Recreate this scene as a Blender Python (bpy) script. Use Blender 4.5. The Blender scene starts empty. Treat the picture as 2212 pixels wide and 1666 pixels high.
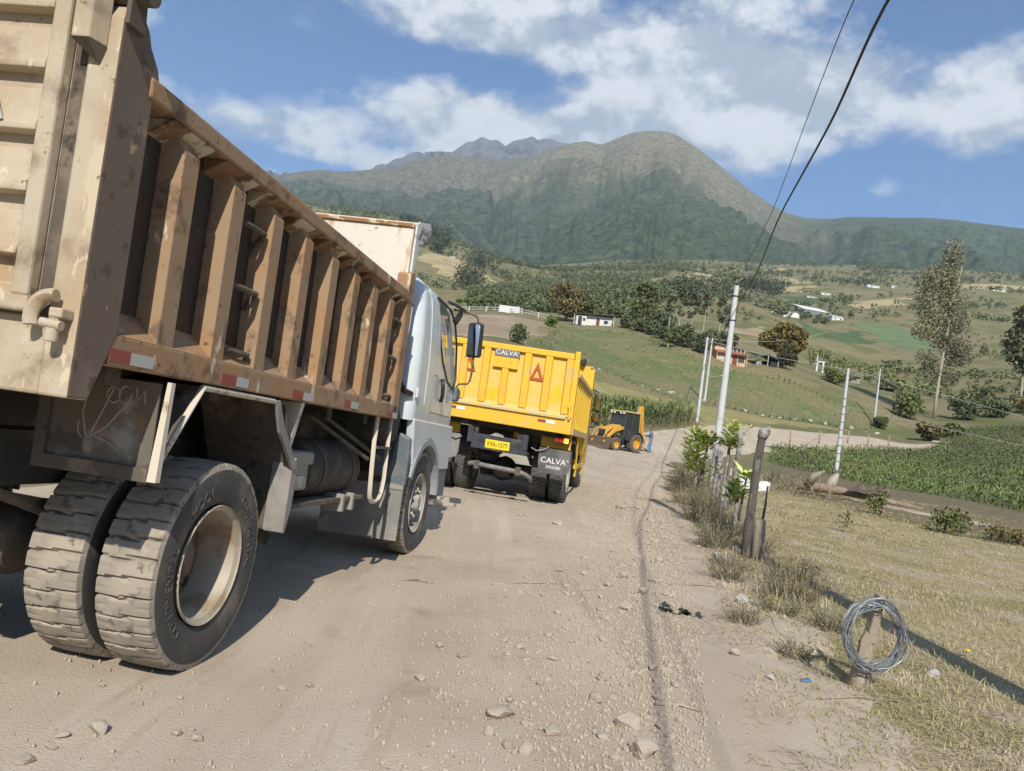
import bpy, bmesh, math, random
import numpy as np
from mathutils import Vector, Matrix
random.seed(7); RNG = np.random.default_rng(11)
scn = bpy.context.scene
COL = scn.collection
R = math.radians
# ---------------------------------------------------------------- camera, sky, sun, exposure
cam_d = bpy.data.cameras.new('camera'); cam = bpy.data.objects.new('camera', cam_d); COL.objects.link(cam)
PITCH, ROLL = R(1.95), R(7.63)
fw = Vector((0, math.cos(PITCH), math.sin(PITCH))); r0 = Vector((1, 0, 0)); u0 = r0.cross(fw)
rg = r0*math.cos(ROLL)+u0*math.sin(ROLL); up = u0*math.cos(ROLL)-r0*math.sin(ROLL)
cam.matrix_world = Matrix(((rg.x, up.x, -fw.x, 0), (rg.y, up.y, -fw.y, 0), (rg.z, up.z, -fw.z, 1.52), (0, 0, 0, 1)))
cam_d.sensor_width = 36; cam_d.lens = 36*1700/2212; cam_d.clip_start = .05; cam_d.clip_end = 60000
scn.camera = cam
SUN_EL, SUN_AZ = R(39), R(-2.5)      # light travels towards +Y, a touch to the left
sun_d = bpy.data.lights.new('sun', 'SUN'); sun_d.energy = 4.8; sun_d.angle = R(.53); sun_d.color = (1, .925, .80)
sun = bpy.data.objects.new('sun', sun_d); COL.objects.link(sun)
sdir = Vector((math.sin(SUN_AZ)*math.cos(SUN_EL), math.cos(SUN_AZ)*math.cos(SUN_EL), -math.sin(SUN_EL)))
sun.rotation_euler = sdir.to_track_quat('-Z', 'Y').to_euler()
scn.view_settings.view_transform = 'Standard'; scn.view_settings.look = 'None'
scn.view_settings.exposure = .53; scn.view_settings.gamma = 1; scn.view_settings.use_curve_mapping = False
scn.cycles.use_denoising = True; scn.cycles.max_bounces = 5; scn.cycles.diffuse_bounces = 3; scn.cycles.volume_bounces = 0
scn.cycles.transparent_max_bounces = 12; scn.cycles.caustics_reflective = False; scn.cycles.caustics_refractive = False

class NB:                                     # tiny node builder
    def __init__(s, nt): s.nt = nt
    def n(s, typ, ins=None, out=0, **at):
        nd = s.nt.nodes.new('ShaderNode'+typ)
        for k, v in at.items(): setattr(nd, k, v)
        for k, v in (ins or {}).items():
            sk = nd.inputs[k]
            if hasattr(v, 'is_linked'): s.nt.links.new(v, sk)
            else: sk.default_value = v
        nd_out = nd.outputs[out]
        return nd_out
    def math(s, op, a, b=0., c=None):
        nd = s.nt.nodes.new('ShaderNodeMath'); nd.operation = op
        for i, v in enumerate((a, b) if c is None else (a, b, c)):
            if hasattr(v, 'is_linked'): s.nt.links.new(v, nd.inputs[i])
            else: nd.inputs[i].default_value = v
        return nd.outputs[0]
    def vmath(s, op, a, b=None, out=0):
        nd = s.nt.nodes.new('ShaderNodeVectorMath'); nd.operation = op
        for i, v in enumerate((a, b)):
            if v is None: continue
            if hasattr(v, 'is_linked'): s.nt.links.new(v, nd.inputs[i])
            else: nd.inputs[i].default_value = v
        return nd.outputs[out]
    def mix(s, f, a, b, blend='MIX'):
        nd = s.nt.nodes.new('ShaderNodeMix'); nd.data_type = 'RGBA'; nd.blend_type = blend
        for i, v in ((0, f), (6, a), (7, b)):
            if hasattr(v, 'is_linked'): s.nt.links.new(v, nd.inputs[i])
            elif i: nd.inputs[i].default_value = (*v, 1) if len(v) == 3 else v
            else: nd.inputs[i].default_value = v
        return nd.outputs[2]
    def ramp(s, f, lo, hi):
        return s.n('MapRange', {'Value': f, 'From Min': lo, 'From Max': hi}, interpolation_type='SMOOTHSTEP')
    def noise(s, vec, scale, detail=5, rough=.55, dist=0.):
        return s.n('TexNoise', {'Vector': vec, 'Scale': scale, 'Detail': detail, 'Roughness': rough, 'Distortion': dist})

# ---- sky: Nishita daylight with broken cumulus, the same field of cloud all round the horizon
world = bpy.data.worlds.new('World'); scn.world = world; world.use_nodes = True
world.cycles.sampling_method = 'MANUAL'; world.cycles.sample_map_resolution = 256
nt = world.node_tree; nt.nodes.clear(); b = NB(nt)
sky = b.n('TexSky', sky_type='NISHITA', sun_disc=False, sun_elevation=SUN_EL, sun_rotation=math.pi-SUN_AZ, altitude=2600, air_density=1.0, dust_density=.1, ozone_density=3.5)
d = b.n('TexCoord')
d = b.vmath('NORMALIZE', d)
sep = nt.nodes.new('ShaderNodeSeparateXYZ'); nt.links.new(d, sep.inputs[0])
st = b.vmath('MULTIPLY', d, (1, 1, 1.45))
big = b.noise(b.vmath('ADD', st, (3.1, .4, 1.7)), 3.6, 2, .5)
fine = b.noise(b.vmath('ADD', st, (.3, 2.2, .9)), 8., 8, .60)
fine_up = b.noise(b.vmath('ADD', b.vmath('ADD', st, (.3, 2.2, .9)), (0, -.015, .045)), 8., 6, .60)
CLOUDS = [(-20.7, 16.9, 9.1, 1.9, 0.3), (-10.9, 19.7, 11.1, 2.5, 0.2), (-1.7, 20.2, 9.4, 1.5, 0.24), (1.4, 26.5, 10.1, 2.2, 0.18), (-10.5, 25.6, 6.7, 1.3, 0.1), (12.1, 25.2, 8.1, 2.2, 0.18), (18.7, 22.6, 10.1, 2.5, 0.18), (29.9, 22.9, 4.4, 4.4, 0.18), (22.1, 17.5, 3.7, 0.8, 0.15), (29.8, 17.0, 3.0, 0.8, 0.08), (10.5, 22.2, 8.4, 2.7, 0.12), (-22.6, 20.9, 6.4, 3.2, -0.3), (-6.4, 23.5, 4.0, 0.9, -0.24), (24.8, 27.6, 8.8, 1.7, -0.26), (25.2, 15.3, 10.1, 1.9, -0.3), (-15.7, 14.8, 7.4, 0.6, -0.22), (25.0, 19.6, 3.7, 1.2, -0.1)]
acc = None
for az, el, w, h, amp in CLOUDS:              # where this sky's larger heaps and gaps lie
    c = Vector((math.sin(R(az))*math.cos(R(el)), math.cos(R(az))*math.cos(R(el)), math.sin(R(el))))
    rt = Vector((math.cos(R(az)), -math.sin(R(az)), 0)); upv = rt.cross(c)
    u = b.math('DIVIDE', b.vmath('DOT_PRODUCT', d, tuple(rt), out=1), math.sin(R(w)))
    v = b.math('DIVIDE', b.vmath('DOT_PRODUCT', d, tuple(upv), out=1), math.sin(R(h)))
    q = b.math('ADD', b.math('MULTIPLY', u, u), b.math('MULTIPLY', v, v))
    front = b.math('GREATER_THAN', b.vmath('DOT_PRODUCT', d, tuple(c), out=1), 0.)
    g = b.math('MULTIPLY', b.math('MULTIPLY', b.math('EXPONENT', b.math('MULTIPLY', q, -1.)), amp), front)
    acc = g if acc is None else b.math('ADD', acc, g)
dens = b.math('ADD', b.math('ADD', b.math('MULTIPLY', big, .55), b.math('MULTIPLY', fine, 1.0)), acc)
mask = b.ramp(dens, .73, 1.0)
lit = b.ramp(b.math('ADD', b.math('SUBTRACT', fine, fine_up), b.math('MULTIPLY', b.math('SUBTRACT', dens, .9), -.12)), -.11, .07)
ccol = b.mix(lit, (3.7, 4.2, 4.8), (7.2, 7.3, 7.4))
sky = b.mix(1., sky, (.50, .84, 1.07), 'MULTIPLY')
col = b.mix(b.math('MULTIPLY', mask, .92), sky, ccol)
bg = b.n('Background', {'Color': col, 'Strength': .1})
wo = nt.nodes.new('ShaderNodeOutputWorld'); nt.links.new(bg, wo.inputs[0])

# ---------------------------------------------------------------- terrain shape (metres; +Y along the road, Z up)
def vnoise(x, y, seed=0):
    xi = np.floor(x); yi = np.floor(y); fx = x-xi; fy = y-yi
    def h(a, b):
        s = np.sin(a*127.1+b*311.7+seed*74.7)*43758.5453
        return s-np.floor(s)
    u = fx*fx*(3-2*fx); v = fy*fy*(3-2*fy)
    return (h(xi, yi)*(1-u)+h(xi+1, yi)*u)*(1-v)+(h(xi, yi+1)*(1-u)+h(xi+1, yi+1)*u)*v-.5
def fbm(x, y, octv=4, seed=0, gain=.5):
    x = np.asarray(x, float); y = np.asarray(y, float); s = 0; a = 1.
    for i in range(octv):
        s = s+a*vnoise(x*2**i+i*17.3, y*2**i-i*9.1, seed+i); a *= gain
    return s
CTL = [(10.0,55.0,0.01),(6.9,57.0,0.6),(13.4,66.0,1.37),(19.6,72.0,2.2),(26.6,82.0,3.16),(36.9,92.0,3.86),(47.2,100.0,4.6),(55.2,104.0,4.74),(7.9,63.0,1.29),(12.0,72.0,2.07),(4.4,75.0,2.57),(8.2,100.0,7.98),(10.7,93.0,5.17),(16.8,90.0,4.75),(11.5,103.0,7.67),(23.0,104.0,5.98),(30.4,104.0,5.62),(37.9,104.0,5.26),(11.5,110.0,9.29),(23.8,108.0,6.28),(36.8,112.0,5.8),(53.7,114.0,5.49),(7.8,170.0,20.4),(15.3,166.0,21.58),(24.3,160.0,20.8),(29.1,150.0,18.66),(33.1,140.0,16.65),(39.2,140.0,14.87),(48.3,140.0,15.26),(55.1,140.0,13.76),(57.6,130.0,11.42),(57.3,124.0,7.16),(72.1,145.0,11.63),(14.5,135.0,13.93),(25.4,128.0,11.8),(35.3,122.0,9.54),(46.3,122.0,8.47),(26.1,62.0,-0.0),(19.8,57.0,0.14),(25.3,38.0,0.05),(73.2,112.0,8.68),(49.8,98.0,3.74),(67.6,115.0,7.86),(46.2,70.0,2.32),(40.1,75.0,1.57),(-6.6,150.0,18.52),(-1.0,95.0,9.6),(-12.1,165.0,19.57),(-0.5,168.0,21.49),(5.5,170.0,22.13),(-60.1,165.0,12.13),(-109.0,165.0,11.46),(-21.6,90.0,3.99),(-38.0,80.0,2.61),(-9.2,75.0,4.31),(3.1,240.0,33.71),(-25.5,330.0,47.32),(13.4,200.0,27.18),(34.0,210.0,29.87),(52.1,235.0,32.06),(72.7,260.0,38.88),(96.3,290.0,46.28),(-48.2,600.0,98.91),(-105.4,800.0,152.25),(-13.7,560.0,83.21),(-19.4,700.0,120.11),(144.1,420.0,69.72),(109.4,290.0,38.33),(142.6,310.0,41.91),(191.6,450.0,77.71),(201.5,390.0,62.29),(51.6,520.0,82.92),(97.4,520.0,89.07),(78.6,820.0,151.62),(161.5,880.0,175.63),(234.2,860.0,176.8),(226.6,680.0,133.45),(370.4,950.0,210.18),(360.1,800.0,174.11),(317.2,620.0,125.54),(507.5,800.0,189.15),(268.8,420.0,78.94),(113.4,175.0,20.91),(96.3,165.0,16.9),(101.6,190.0,20.82),(153.5,260.0,37.61),(-29.4,1300.0,230.45),(126.3,1350.0,272.53),(284.1,1350.0,299.48),(443.6,1350.0,315.29),(602.9,1350.0,332.7),(852.2,1350.0,356.53),(-201.0,1300.0,293.28),(-348.9,1300.0,295.24),(-395.9,1300.0,298.28),(-503.7,1300.0,291.55),(-887.8,1300.0,263.15),(-120.1,1150.0,239.71),(-75.2,1250.0,237.83)]
def _tps_setup():
    P = list(CTL)
    for r in (3, 8, 16, 26, 38):
        for th in range(-180, 180, 24):
            P.append((r*math.sin(math.radians(th)), r*math.cos(math.radians(th)), 0))
    for th in (-60, -90, -120, -150, 180, 150, 120, 90, 62):
        for r, z in ((62, .6), (150, 8), (400, 40), (1350, 200)):
            P.append((r*math.sin(math.radians(th)), r*math.cos(math.radians(th)), z))
    P = np.array(P, float); r = np.hypot(P[:, 0], P[:, 1])
    uv = np.stack([np.arctan2(P[:, 0], P[:, 1])*4.2, np.log(r)*2.4], 1)
    n = len(P); d2 = ((uv[:, None]-uv[None])**2).sum(2)
    K = .5*d2*np.log(d2+1e-9); K[np.arange(n), np.arange(n)] += .01
    A = np.zeros((n+3, n+3)); A[:n, :n] = K; A[:n, n] = 1; A[:n, n+1:] = uv; A[n:, :n] = A[:n, n:].T
    return uv, np.linalg.solve(A, np.concatenate([P[:, 2]/r, np.zeros(3)]))
_UV, _WT = _tps_setup()
def H(x, y):
    x = np.asarray(x, float); y = np.asarray(y, float); sh = x.shape
    x = x.ravel(); y = y.ravel(); out = np.empty(len(x)); n = len(_UV)
    for i in range(0, len(x), 20000):
        X = x[i:i+20000]; Y = y[i:i+20000]
        r = np.maximum(np.hypot(X, Y), .5); u = np.arctan2(X, Y)*4.2; v = np.log(r)*2.4
        d2 = (u[:, None]-_UV[:, 0])**2+(v[:, None]-_UV[:, 1])**2
        q = (.5*d2*np.log(d2+1e-9))@_WT[:n]+_WT[n]+u*_WT[n+1]+v*_WT[n+2]
        t = np.clip((r-36)/26, 0, 1); t = t*t*(3-2*t)
        z = q*r*t
        z = z-.115*np.exp(-((X+1.1)**2+(Y-8.4)**2)/7)-.035*np.exp(-((X+1.6)**2+(Y-4.2)**2)/3)
        far = np.clip((r-90)/300, 0, 1)
        z = z+.05*vnoise(X*.35, Y*.35, 3)*np.clip(r/30, .15, 1)+far*(9*fbm(X/90, Y/90, 4, 5))
        out[i:i+20000] = z
    return out.reshape(sh)
# ---------------------------------------------------------------- materials
MATS = {}
def mat(name, base, layers=(), rough=.8, metal=0., bump=0., bscale=30., island=0., coat=0., coord='Object', emit=None, spec=.5, trans=None, alpha=None, dist=None, var=None, vs=4.):
    m = bpy.data.materials.new(name); m.use_nodes = True; nt = m.node_tree; nt.nodes.clear(); b = NB(nt)
    co = b.n('TexCoord', out=3) if coord == 'Object' else b.n('NewGeometry', out=0)
    c = b.mix(0., base, base)
    if var: c = b.mix(b.ramp(b.noise(co, vs, 4), .3, .7), base, var)
    for L in layers:                          # (colour, scale, lo, hi, stretch)
        v = co
        if len(L) > 4: v = b.vmath('MULTIPLY', co, L[4])
        c = b.mix(b.ramp(b.noise(v, L[1], 5, .6), L[2], L[3]), c, L[0])
    if island:
        rnd = b.n('NewGeometry', out=8)
        k = b.math('ADD', b.math('MULTIPLY', rnd, 2*island), 1-island)
        kc = b.n('CombineXYZ', {0: k, 1: k, 2: k})
        c = b.mix(1., c, kc, 'MULTIPLY')
    p = nt.nodes.new('ShaderNodeBsdfPrincipled')
    nt.links.new(c, p.inputs['Base Color'])
    p.inputs['Roughness'].default_value = rough; p.inputs['Metallic'].default_value = metal
    p.inputs['Specular IOR Level'].default_value = spec
    p.inputs['Coat Weight'].default_value = coat; p.inputs['Coat Roughness'].default_value = .15
    if trans: p.inputs['Transmission Weight'].default_value = trans
    if alpha is not None: p.inputs['Alpha'].default_value = alpha
    if emit: p.inputs['Emission Color'].default_value = (*emit[:3], 1); p.inputs['Emission Strength'].default_value = emit[3]
    if bump:
        h = b.noise(co, bscale, 4, .6)
        bp = b.n('Bump', {'Height': h, 'Strength': bump, 'Distance': dist or .02}); nt.links.new(bp, p.inputs['Normal'])
    o = nt.nodes.new('ShaderNodeOutputMaterial'); nt.links.new(p.outputs[0], o.inputs[0])
    MATS[name] = m; return m

# ---------------------------------------------------------------- mesh helpers
class MB:
    def __init__(s, xf=None): s.v = []; s.f = []; s.m = []; s.xf = xf; s.mi = 0
    def add(s, vs, fs, mi=None):
        o = len(s.v); s.v += [tuple(p) for p in vs]; s.f += [tuple(i+o for i in f) for f in fs]; s.m += [s.mi if mi is None else mi]*len(fs); return s
    def box(s, x0, x1, y0, y1, z0, z1, mi=None):
        return s.add([(x0, y0, z0), (x1, y0, z0), (x1, y1, z0), (x0, y1, z0), (x0, y0, z1), (x1, y0, z1), (x1, y1, z1), (x0, y1, z1)],
                     [(0, 3, 2, 1), (4, 5, 6, 7), (0, 1, 5, 4), (1, 2, 6, 5), (2, 3, 7, 6), (3, 0, 4, 7)], mi)
    def prism(s, poly, ax, a, b, mi=None):      # poly in the two other axes (cyclic order), extruded along ax
        n = len(poly)
        def P(p, t): return {'x': (t, p[0], p[1]), 'y': (p[0], t, p[1]), 'z': (p[0], p[1], t)}[ax]
        return s.add([P(p, a) for p in poly]+[P(p, b) for p in poly], [tuple(range(n))[::-1], tuple(range(n, 2*n))]+[(i, (i+1) % n, n+(i+1) % n, n+i) for i in range(n)], mi)
    def tube(s, pts, r, n=8, cap=True, mi=None, flat=1.):
        pts = [Vector(p) for p in pts]; rs = list(r) if hasattr(r, '__len__') else [r]*len(pts); vs = []; fs = []
        t = (pts[1]-pts[0]).normalized(); a = t.orthogonal().normalized()
        for i, p in enumerate(pts):
            t = (pts[min(i+1, len(pts)-1)]-pts[max(i-1, 0)]).normalized()
            a = (a-t*a.dot(t)).normalized(); c = t.cross(a)
            for k in range(n):
                an = 2*math.pi*k/n; vs.append(p+(a*math.cos(an)+c*math.sin(an)*flat)*rs[i])
        for i in range(len(pts)-1):
            for k in range(n): fs.append((i*n+k, i*n+(k+1) % n, (i+1)*n+(k+1) % n, (i+1)*n+k))
        if cap: fs += [tuple(range(n))[::-1], tuple(range((len(pts)-1)*n, len(pts)*n))]
        return s.add(vs, fs, mi)
    def lathe(s, prof, c, ax='x', n=24, close=False, mi=None):   # prof: (radius, offset along axis)
        vs = []; fs = []; m = len(prof)
        for k in range(n):
            a = 2*math.pi*k/n
            for r, h in prof:
                if ax == 'x': vs.append((c[0]+h, c[1]+r*math.cos(a), c[2]+r*math.sin(a)))
                elif ax == 'y': vs.append((c[0]+r*math.cos(a), c[1]+h, c[2]+r*math.sin(a)))
                else: vs.append((c[0]+r*math.cos(a), c[1]+r*math.sin(a), c[2]+h))
        for k in range(n):
            for i in range(m if close else m-1):
                j = (i+1) % m; k2 = (k+1) % n; fs.append((k*m+i, k*m+j, k2*m+j, k2*m+i))
        return s.add(vs, fs, mi)
    def obj(s, name, mt, parent=None, smooth=False, bevel=0., label=None):
        me = bpy.data.meshes.new(name)
        vs = [s.xf(p) for p in s.v] if s.xf else s.v
        me.from_pydata(vs, [], s.f); me.validate()
        ms = mt if isinstance(mt, (list, tuple)) else [mt]
        for m in ms: me.materials.append(m)
        if len(ms) > 1 and len(me.polygons) == len(s.m): me.polygons.foreach_set('material_index', s.m)
        bm = bmesh.new(); bm.from_mesh(me); bmesh.ops.recalc_face_normals(bm, faces=bm.faces); bm.to_mesh(me); bm.free()
        if smooth:
            me.shade_smooth()
            if smooth is not True: me.set_sharp_from_angle(angle=R(smooth))
        o = bpy.data.objects.new(name, me); COL.objects.link(o)
        if parent: o.parent = parent
        if bevel:
            md = o.modifiers.new('bevel', 'BEVEL'); md.width = bevel; md.segments = 2; md.limit_method = 'ANGLE'; md.angle_limit = R(40)
        if label: o['label'] = label
        return o
def npobj(name, v, f, mt, parent=None, smooth=False, mi=None):     # bulk mesh from arrays (all quads or all tris)
    me = bpy.data.meshes.new(name); v = np.asarray(v, np.float32); f = np.asarray(f, np.int32)
    k = f.shape[1]; me.vertices.add(len(v)); me.vertices.foreach_set('co', v.ravel())
    me.loops.add(f.size); me.loops.foreach_set('vertex_index', f.ravel()); me.polygons.add(len(f))
    me.polygons.foreach_set('loop_start', np.arange(0, f.size, k, dtype=np.int32))
    for m in (mt if isinstance(mt, (list, tuple)) else [mt]): me.materials.append(m)
    if mi is not None: me.polygons.foreach_set('material_index', np.asarray(mi, np.int32))
    me.update(calc_edges=True)
    if smooth: me.shade_smooth()
    o = bpy.data.objects.new(name, me); COL.objects.link(o)
    if parent: o.parent = parent
    return o
def tag(o, label=None, cat=None, group=None, kind=None):
    for k, v in (('label', label), ('category', cat), ('group', group), ('kind', kind)):
        if v: o[k] = v
    return o
def thing(name, label, cat, loc=(0, 0, 0), heading=0., group=None):
    o = bpy.data.objects.new(name, None); COL.objects.link(o); o.empty_display_size = .2
    o.location = loc; o.rotation_euler = (0, 0, -R(heading)); return tag(o, label, cat, group)
def copy_tree(o, parent=None):
    c = o.copy(); COL.objects.link(c); c.parent = parent
    for ch in list(o.children): copy_tree(ch, c)
    return c
def gz(x, y): return float(H(np.array([x]), np.array([y]))[0])
def text_obj(name, s, size, mt, parent, place, depth=.002, bend=None, align='CENTER', xs=1.):
    cu = bpy.data.curves.new('lettering', 'FONT'); cu.body = s; cu.size = size; cu.align_x = align; cu.align_y = 'CENTER'; cu.extrude = depth; cu.resolution_u = 3
    t = bpy.data.objects.new('lettering', cu); COL.objects.link(t)
    dg = bpy.context.evaluated_depsgraph_get(); me = bpy.data.meshes.new_from_object(t.evaluated_get(dg)); bpy.data.objects.remove(t)
    for v in me.vertices: v.co = place(v.co.x*xs, v.co.y, v.co.z)
    me.materials.clear(); me.materials.append(mt); me.name = name
    o = bpy.data.objects.new(name, me); COL.objects.link(o); o.parent = parent; return o
# ---------------------------------------------------------------- ground, road, mountains, haze
m_ground = mat('dry_pasture_soil', (.185, .165, .088), [((.27, .225, .13), .9, .45, .62), ((.125, .14, .056), .06, .46, .60), ((.11, .125, .052), .9, .55, .70), ((.26, .21, .14), 6, .58, .72)], rough=.95, bump=.6, bscale=9, coord='Pos', dist=.08, spec=.2)
m_road = mat('dry_dirt_road', (.425, .355, .270), [((.475, .405, .315), .55, .42, .62), ((.355, .29, .215), 1.6, .55, .72), ((.50, .43, .34), 1.3, .46, .66, (1, .10, 1)), ((.37, .305, .225), 2.6, .56, .70, (1, .08, 1)), ((.43, .37, .295), 13, .60, .72), ((.235, .185, .135), 34, .62, .74)], rough=.96, bump=.6, bscale=75, coord='Pos', dist=.014, spec=.15)
m_mount = None
def mount_mat(name, forest, dry, rock, z0, z1, fs, rockh=None, right=False):
    m = bpy.data.materials.new(name); m.use_nodes = True; nt = m.node_tree; nt.nodes.clear(); b = NB(nt)
    pos = b.n('NewGeometry', out=0); sp = nt.nodes.new('ShaderNodeSeparateXYZ'); nt.links.new(pos, sp.inputs[0])
    n1 = b.noise(pos, .0022, 6, .6); n2 = b.noise(pos, fs, 8, .65); n3 = b.noise(pos, fs*4.6, 6, .68)
    z = b.math('ADD', sp.outputs[2], b.math('MULTIPLY', b.math('SUBTRACT', n1, .5), (z1-z0)*1.6))
    z = b.math('ADD', z, b.math('MULTIPLY', b.math('SUBTRACT', n2, .5), (z1-z0)*1.5))
    if right: z = b.math('SUBTRACT', z, b.math('MULTIPLY', b.ramp(sp.outputs[0], 850., 1350.), 330.))    # the right shoulder is wooded to its crest
    f = b.ramp(z, z0, z1)
    fo = b.mix(b.ramp(n3, .36, .62), tuple(x*.58 for x in forest), tuple(x*1.55 for x in forest))
    dr = b.mix(b.ramp(n3, .40, .60), dry, tuple(x*.55 for x in dry))
    c = b.mix(f, fo, dr)
    vo = b.n('TexVoronoi', {'Vector': pos, 'Scale': fs*5.5}); speck = b.math('MULTIPLY', b.ramp(vo, .45, .15), b.ramp(n2, .36, .52))
    c = b.mix(b.math('MULTIPLY', speck, .85), c, tuple(x*.5 for x in forest))
    if rockh is not None: c = b.mix(b.ramp(b.math('ADD', n2, b.math('MULTIPLY', f, .1)), rockh, rockh+.06), c, rock)
    p = nt.nodes.new('ShaderNodeBsdfPrincipled'); nt.links.new(c, p.inputs['Base Color']); p.inputs['Roughness'].default_value = 1; p.inputs['Specular IOR Level'].default_value = .1
    bp = b.n('Bump', {'Height': b.math('ADD', n3, n2), 'Strength': .7, 'Distance': 26.}); nt.links.new(bp, p.inputs['Normal'])
    o = nt.nodes.new('ShaderNodeOutputMaterial'); nt.links.new(p.outputs[0], o.inputs[0]); return m

# road edges (x, y) on the right and on the left
RD_R = np.array([(-2.2, -14), (.2, -2), (.7, 1), (1.25, 3.7), (2.45, 9.3), (3.75, 17.4), (5.6, 27), (8.4, 40), (10.4, 47), (15, 57), (21, 65.5), (31, 77), (44, 90), (60, 101), (80, 112)], float)
RD_L = np.array([(-9.5, -14), (-6.9, -2), (-6.6, 1), (-6, 4), (-4.9, 10), (-3.6, 18), (-1.4, 28), (2.0, 42), (4.4, 51), (8.5, 61), (14.5, 70.5), (25, 83), (40, 96), (57, 107), (77, 119)], float)
def along(P, s):
    L = np.r_[0, np.cumsum(np.hypot(*np.diff(P, axis=0).T))]; L /= L[-1]
    return np.stack([np.interp(s, L, P[:, 0]), np.interp(s, L, P[:, 1])], 1)
def road_pts(P):       # smooth resample, dense near the camera
    for _ in range(3):
        Q = np.empty((2*len(P)-2, 2)); Q[0::2] = .75*P[:-1]+.25*P[1:]; Q[1::2] = .25*P[:-1]+.75*P[1:]; P = np.vstack([P[:1], Q, P[-1:]])
    return P
_rr, _rl = road_pts(RD_R), road_pts(RD_L)
def road_x(y, side):   # road edge x at a given y
    P = _rr if side > 0 else _rl
    return np.interp(y, P[:, 1], P[:, 0])
def on_road(x, y): return (x < road_x(y, 1)) & (x > road_x(y, -1)) & (y < 110)

# ground sheet: polar grid out to 1.5 km, finer in front
rr = .4*(1500/.4)**(np.arange(300)/299.)
th = np.r_[np.arange(-180, -46, 4.), np.arange(-46, 46, .25), np.arange(46, 180.1, 4.)]
A, B = np.meshgrid(np.radians(th), rr); X = B*np.sin(A); Y = B*np.cos(A)
Z = H(X, Y)
Z = np.where((X > road_x(Y, -1)+.6) & (X < road_x(Y, 1)-.45+np.interp(Y, [-14, 7, 12, 20, 32], [1.0, .95, .75, .35, 0])) & (Y < 108), Z-.10-B*.004, Z)
nT = len(th); i, j = np.meshgrid(np.arange(299), np.arange(nT-1), indexing='ij'); a = (i*nT+j).ravel()
V = np.stack([X.ravel(), Y.ravel(), Z.ravel()], 1); F = np.stack([a, a+1, a+nT+1, a+nT], 1)
V = np.vstack([V, [[0, 0, -.1]]])
GV = V; g = npobj('ground', V, F, m_ground, smooth=True); tag(g, kind='structure')

# dirt road: a sheet with wheel ruts and ragged edges, laid over the ground
ys = np.r_[np.arange(-12, 30, .16), np.arange(30, 60, .5), np.arange(60, 110, 1.)]
nu = 80; s = np.linspace(0, 1, nu)
xl = road_x(ys, -1)+.35*fbm(ys*.7, ys*0+3, 4, 8); xr = road_x(ys, 1)+np.interp(ys, [-14, 7, 12, 20, 32], [1.0, .95, .75, .35, 0])+.8*fbm(ys*1.6, ys*0+9, 5, 21, .62)
X = xl[:, None]+(xr-xl)[:, None]*s[None]; Y = np.repeat(ys[:, None], nu, 1)
edge = np.minimum(s, 1-s)[None]*(xr-xl)[:, None]
rut = -.03*np.exp(-((s-.30)/.05)**2)-.03*np.exp(-((s-.62)/.05)**2)-.02*np.exp(-((s-.78)/.05)**2)
Z = H(X, Y)+.042+rut[None]*np.clip(1-np.abs(Y-30)/60, 0, 1)+.035*fbm(X*1.3, Y*.8, 4, 2)*np.clip(edge*2, 0, 1)-.05*np.clip(1-edge/.25, 0, 1)
for wx, wy in ((-1.40, 4.55), (-1.07, 8.4)):    # bare standing places of the front truck's wheels
    k = np.exp(-((X-wx)**2+(Y-wy)**2)/.5); Z = Z*(1-k)+(H(X, Y)+.005)*k
i, j = np.meshgrid(np.arange(len(ys)-1), np.arange(nu-1), indexing='ij'); a = (i*nu+j).ravel()
_RZ, _RY, _RL, _RR = Z, ys, xl, xr
def road_h(x, y):          # height of whatever lies on top: the road sheet where there is one, else the ground
    x = np.asarray(x, float); y = np.asarray(y, float); g_ = H(x, y)+.012
    q = np.clip(np.searchsorted(_RY, y)-1, 0, len(_RY)-2); f = np.clip((y-_RY[q])/(_RY[q+1]-_RY[q]), 0, 1)
    l_ = _RL[q]*(1-f)+_RL[q+1]*f; r_ = _RR[q]*(1-f)+_RR[q+1]*f; u = (x-l_)/(r_-l_)*(nu-1); k = np.clip(np.floor(u).astype(int), 0, nu-2); w = np.clip(u-k, 0, 1)
    z_ = (_RZ[q, k]*(1-w)+_RZ[q, k+1]*w)*(1-f)+(_RZ[q+1, k]*(1-w)+_RZ[q+1, k+1]*w)*f
    return np.where((u > 0) & (u < nu-1) & (y > -12) & (y < 108), np.maximum(z_, g_-.02), g_)
def rz(x, y): return float(road_h(np.array([x]), np.array([y]))[0])
rd = npobj('dirt_road', np.stack([X, Y, Z], 2).reshape(-1, 3), np.stack([a, a+1, a+nu+1, a+nu], 1), m_road, smooth=True); tag(rd, kind='structure')

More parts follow.
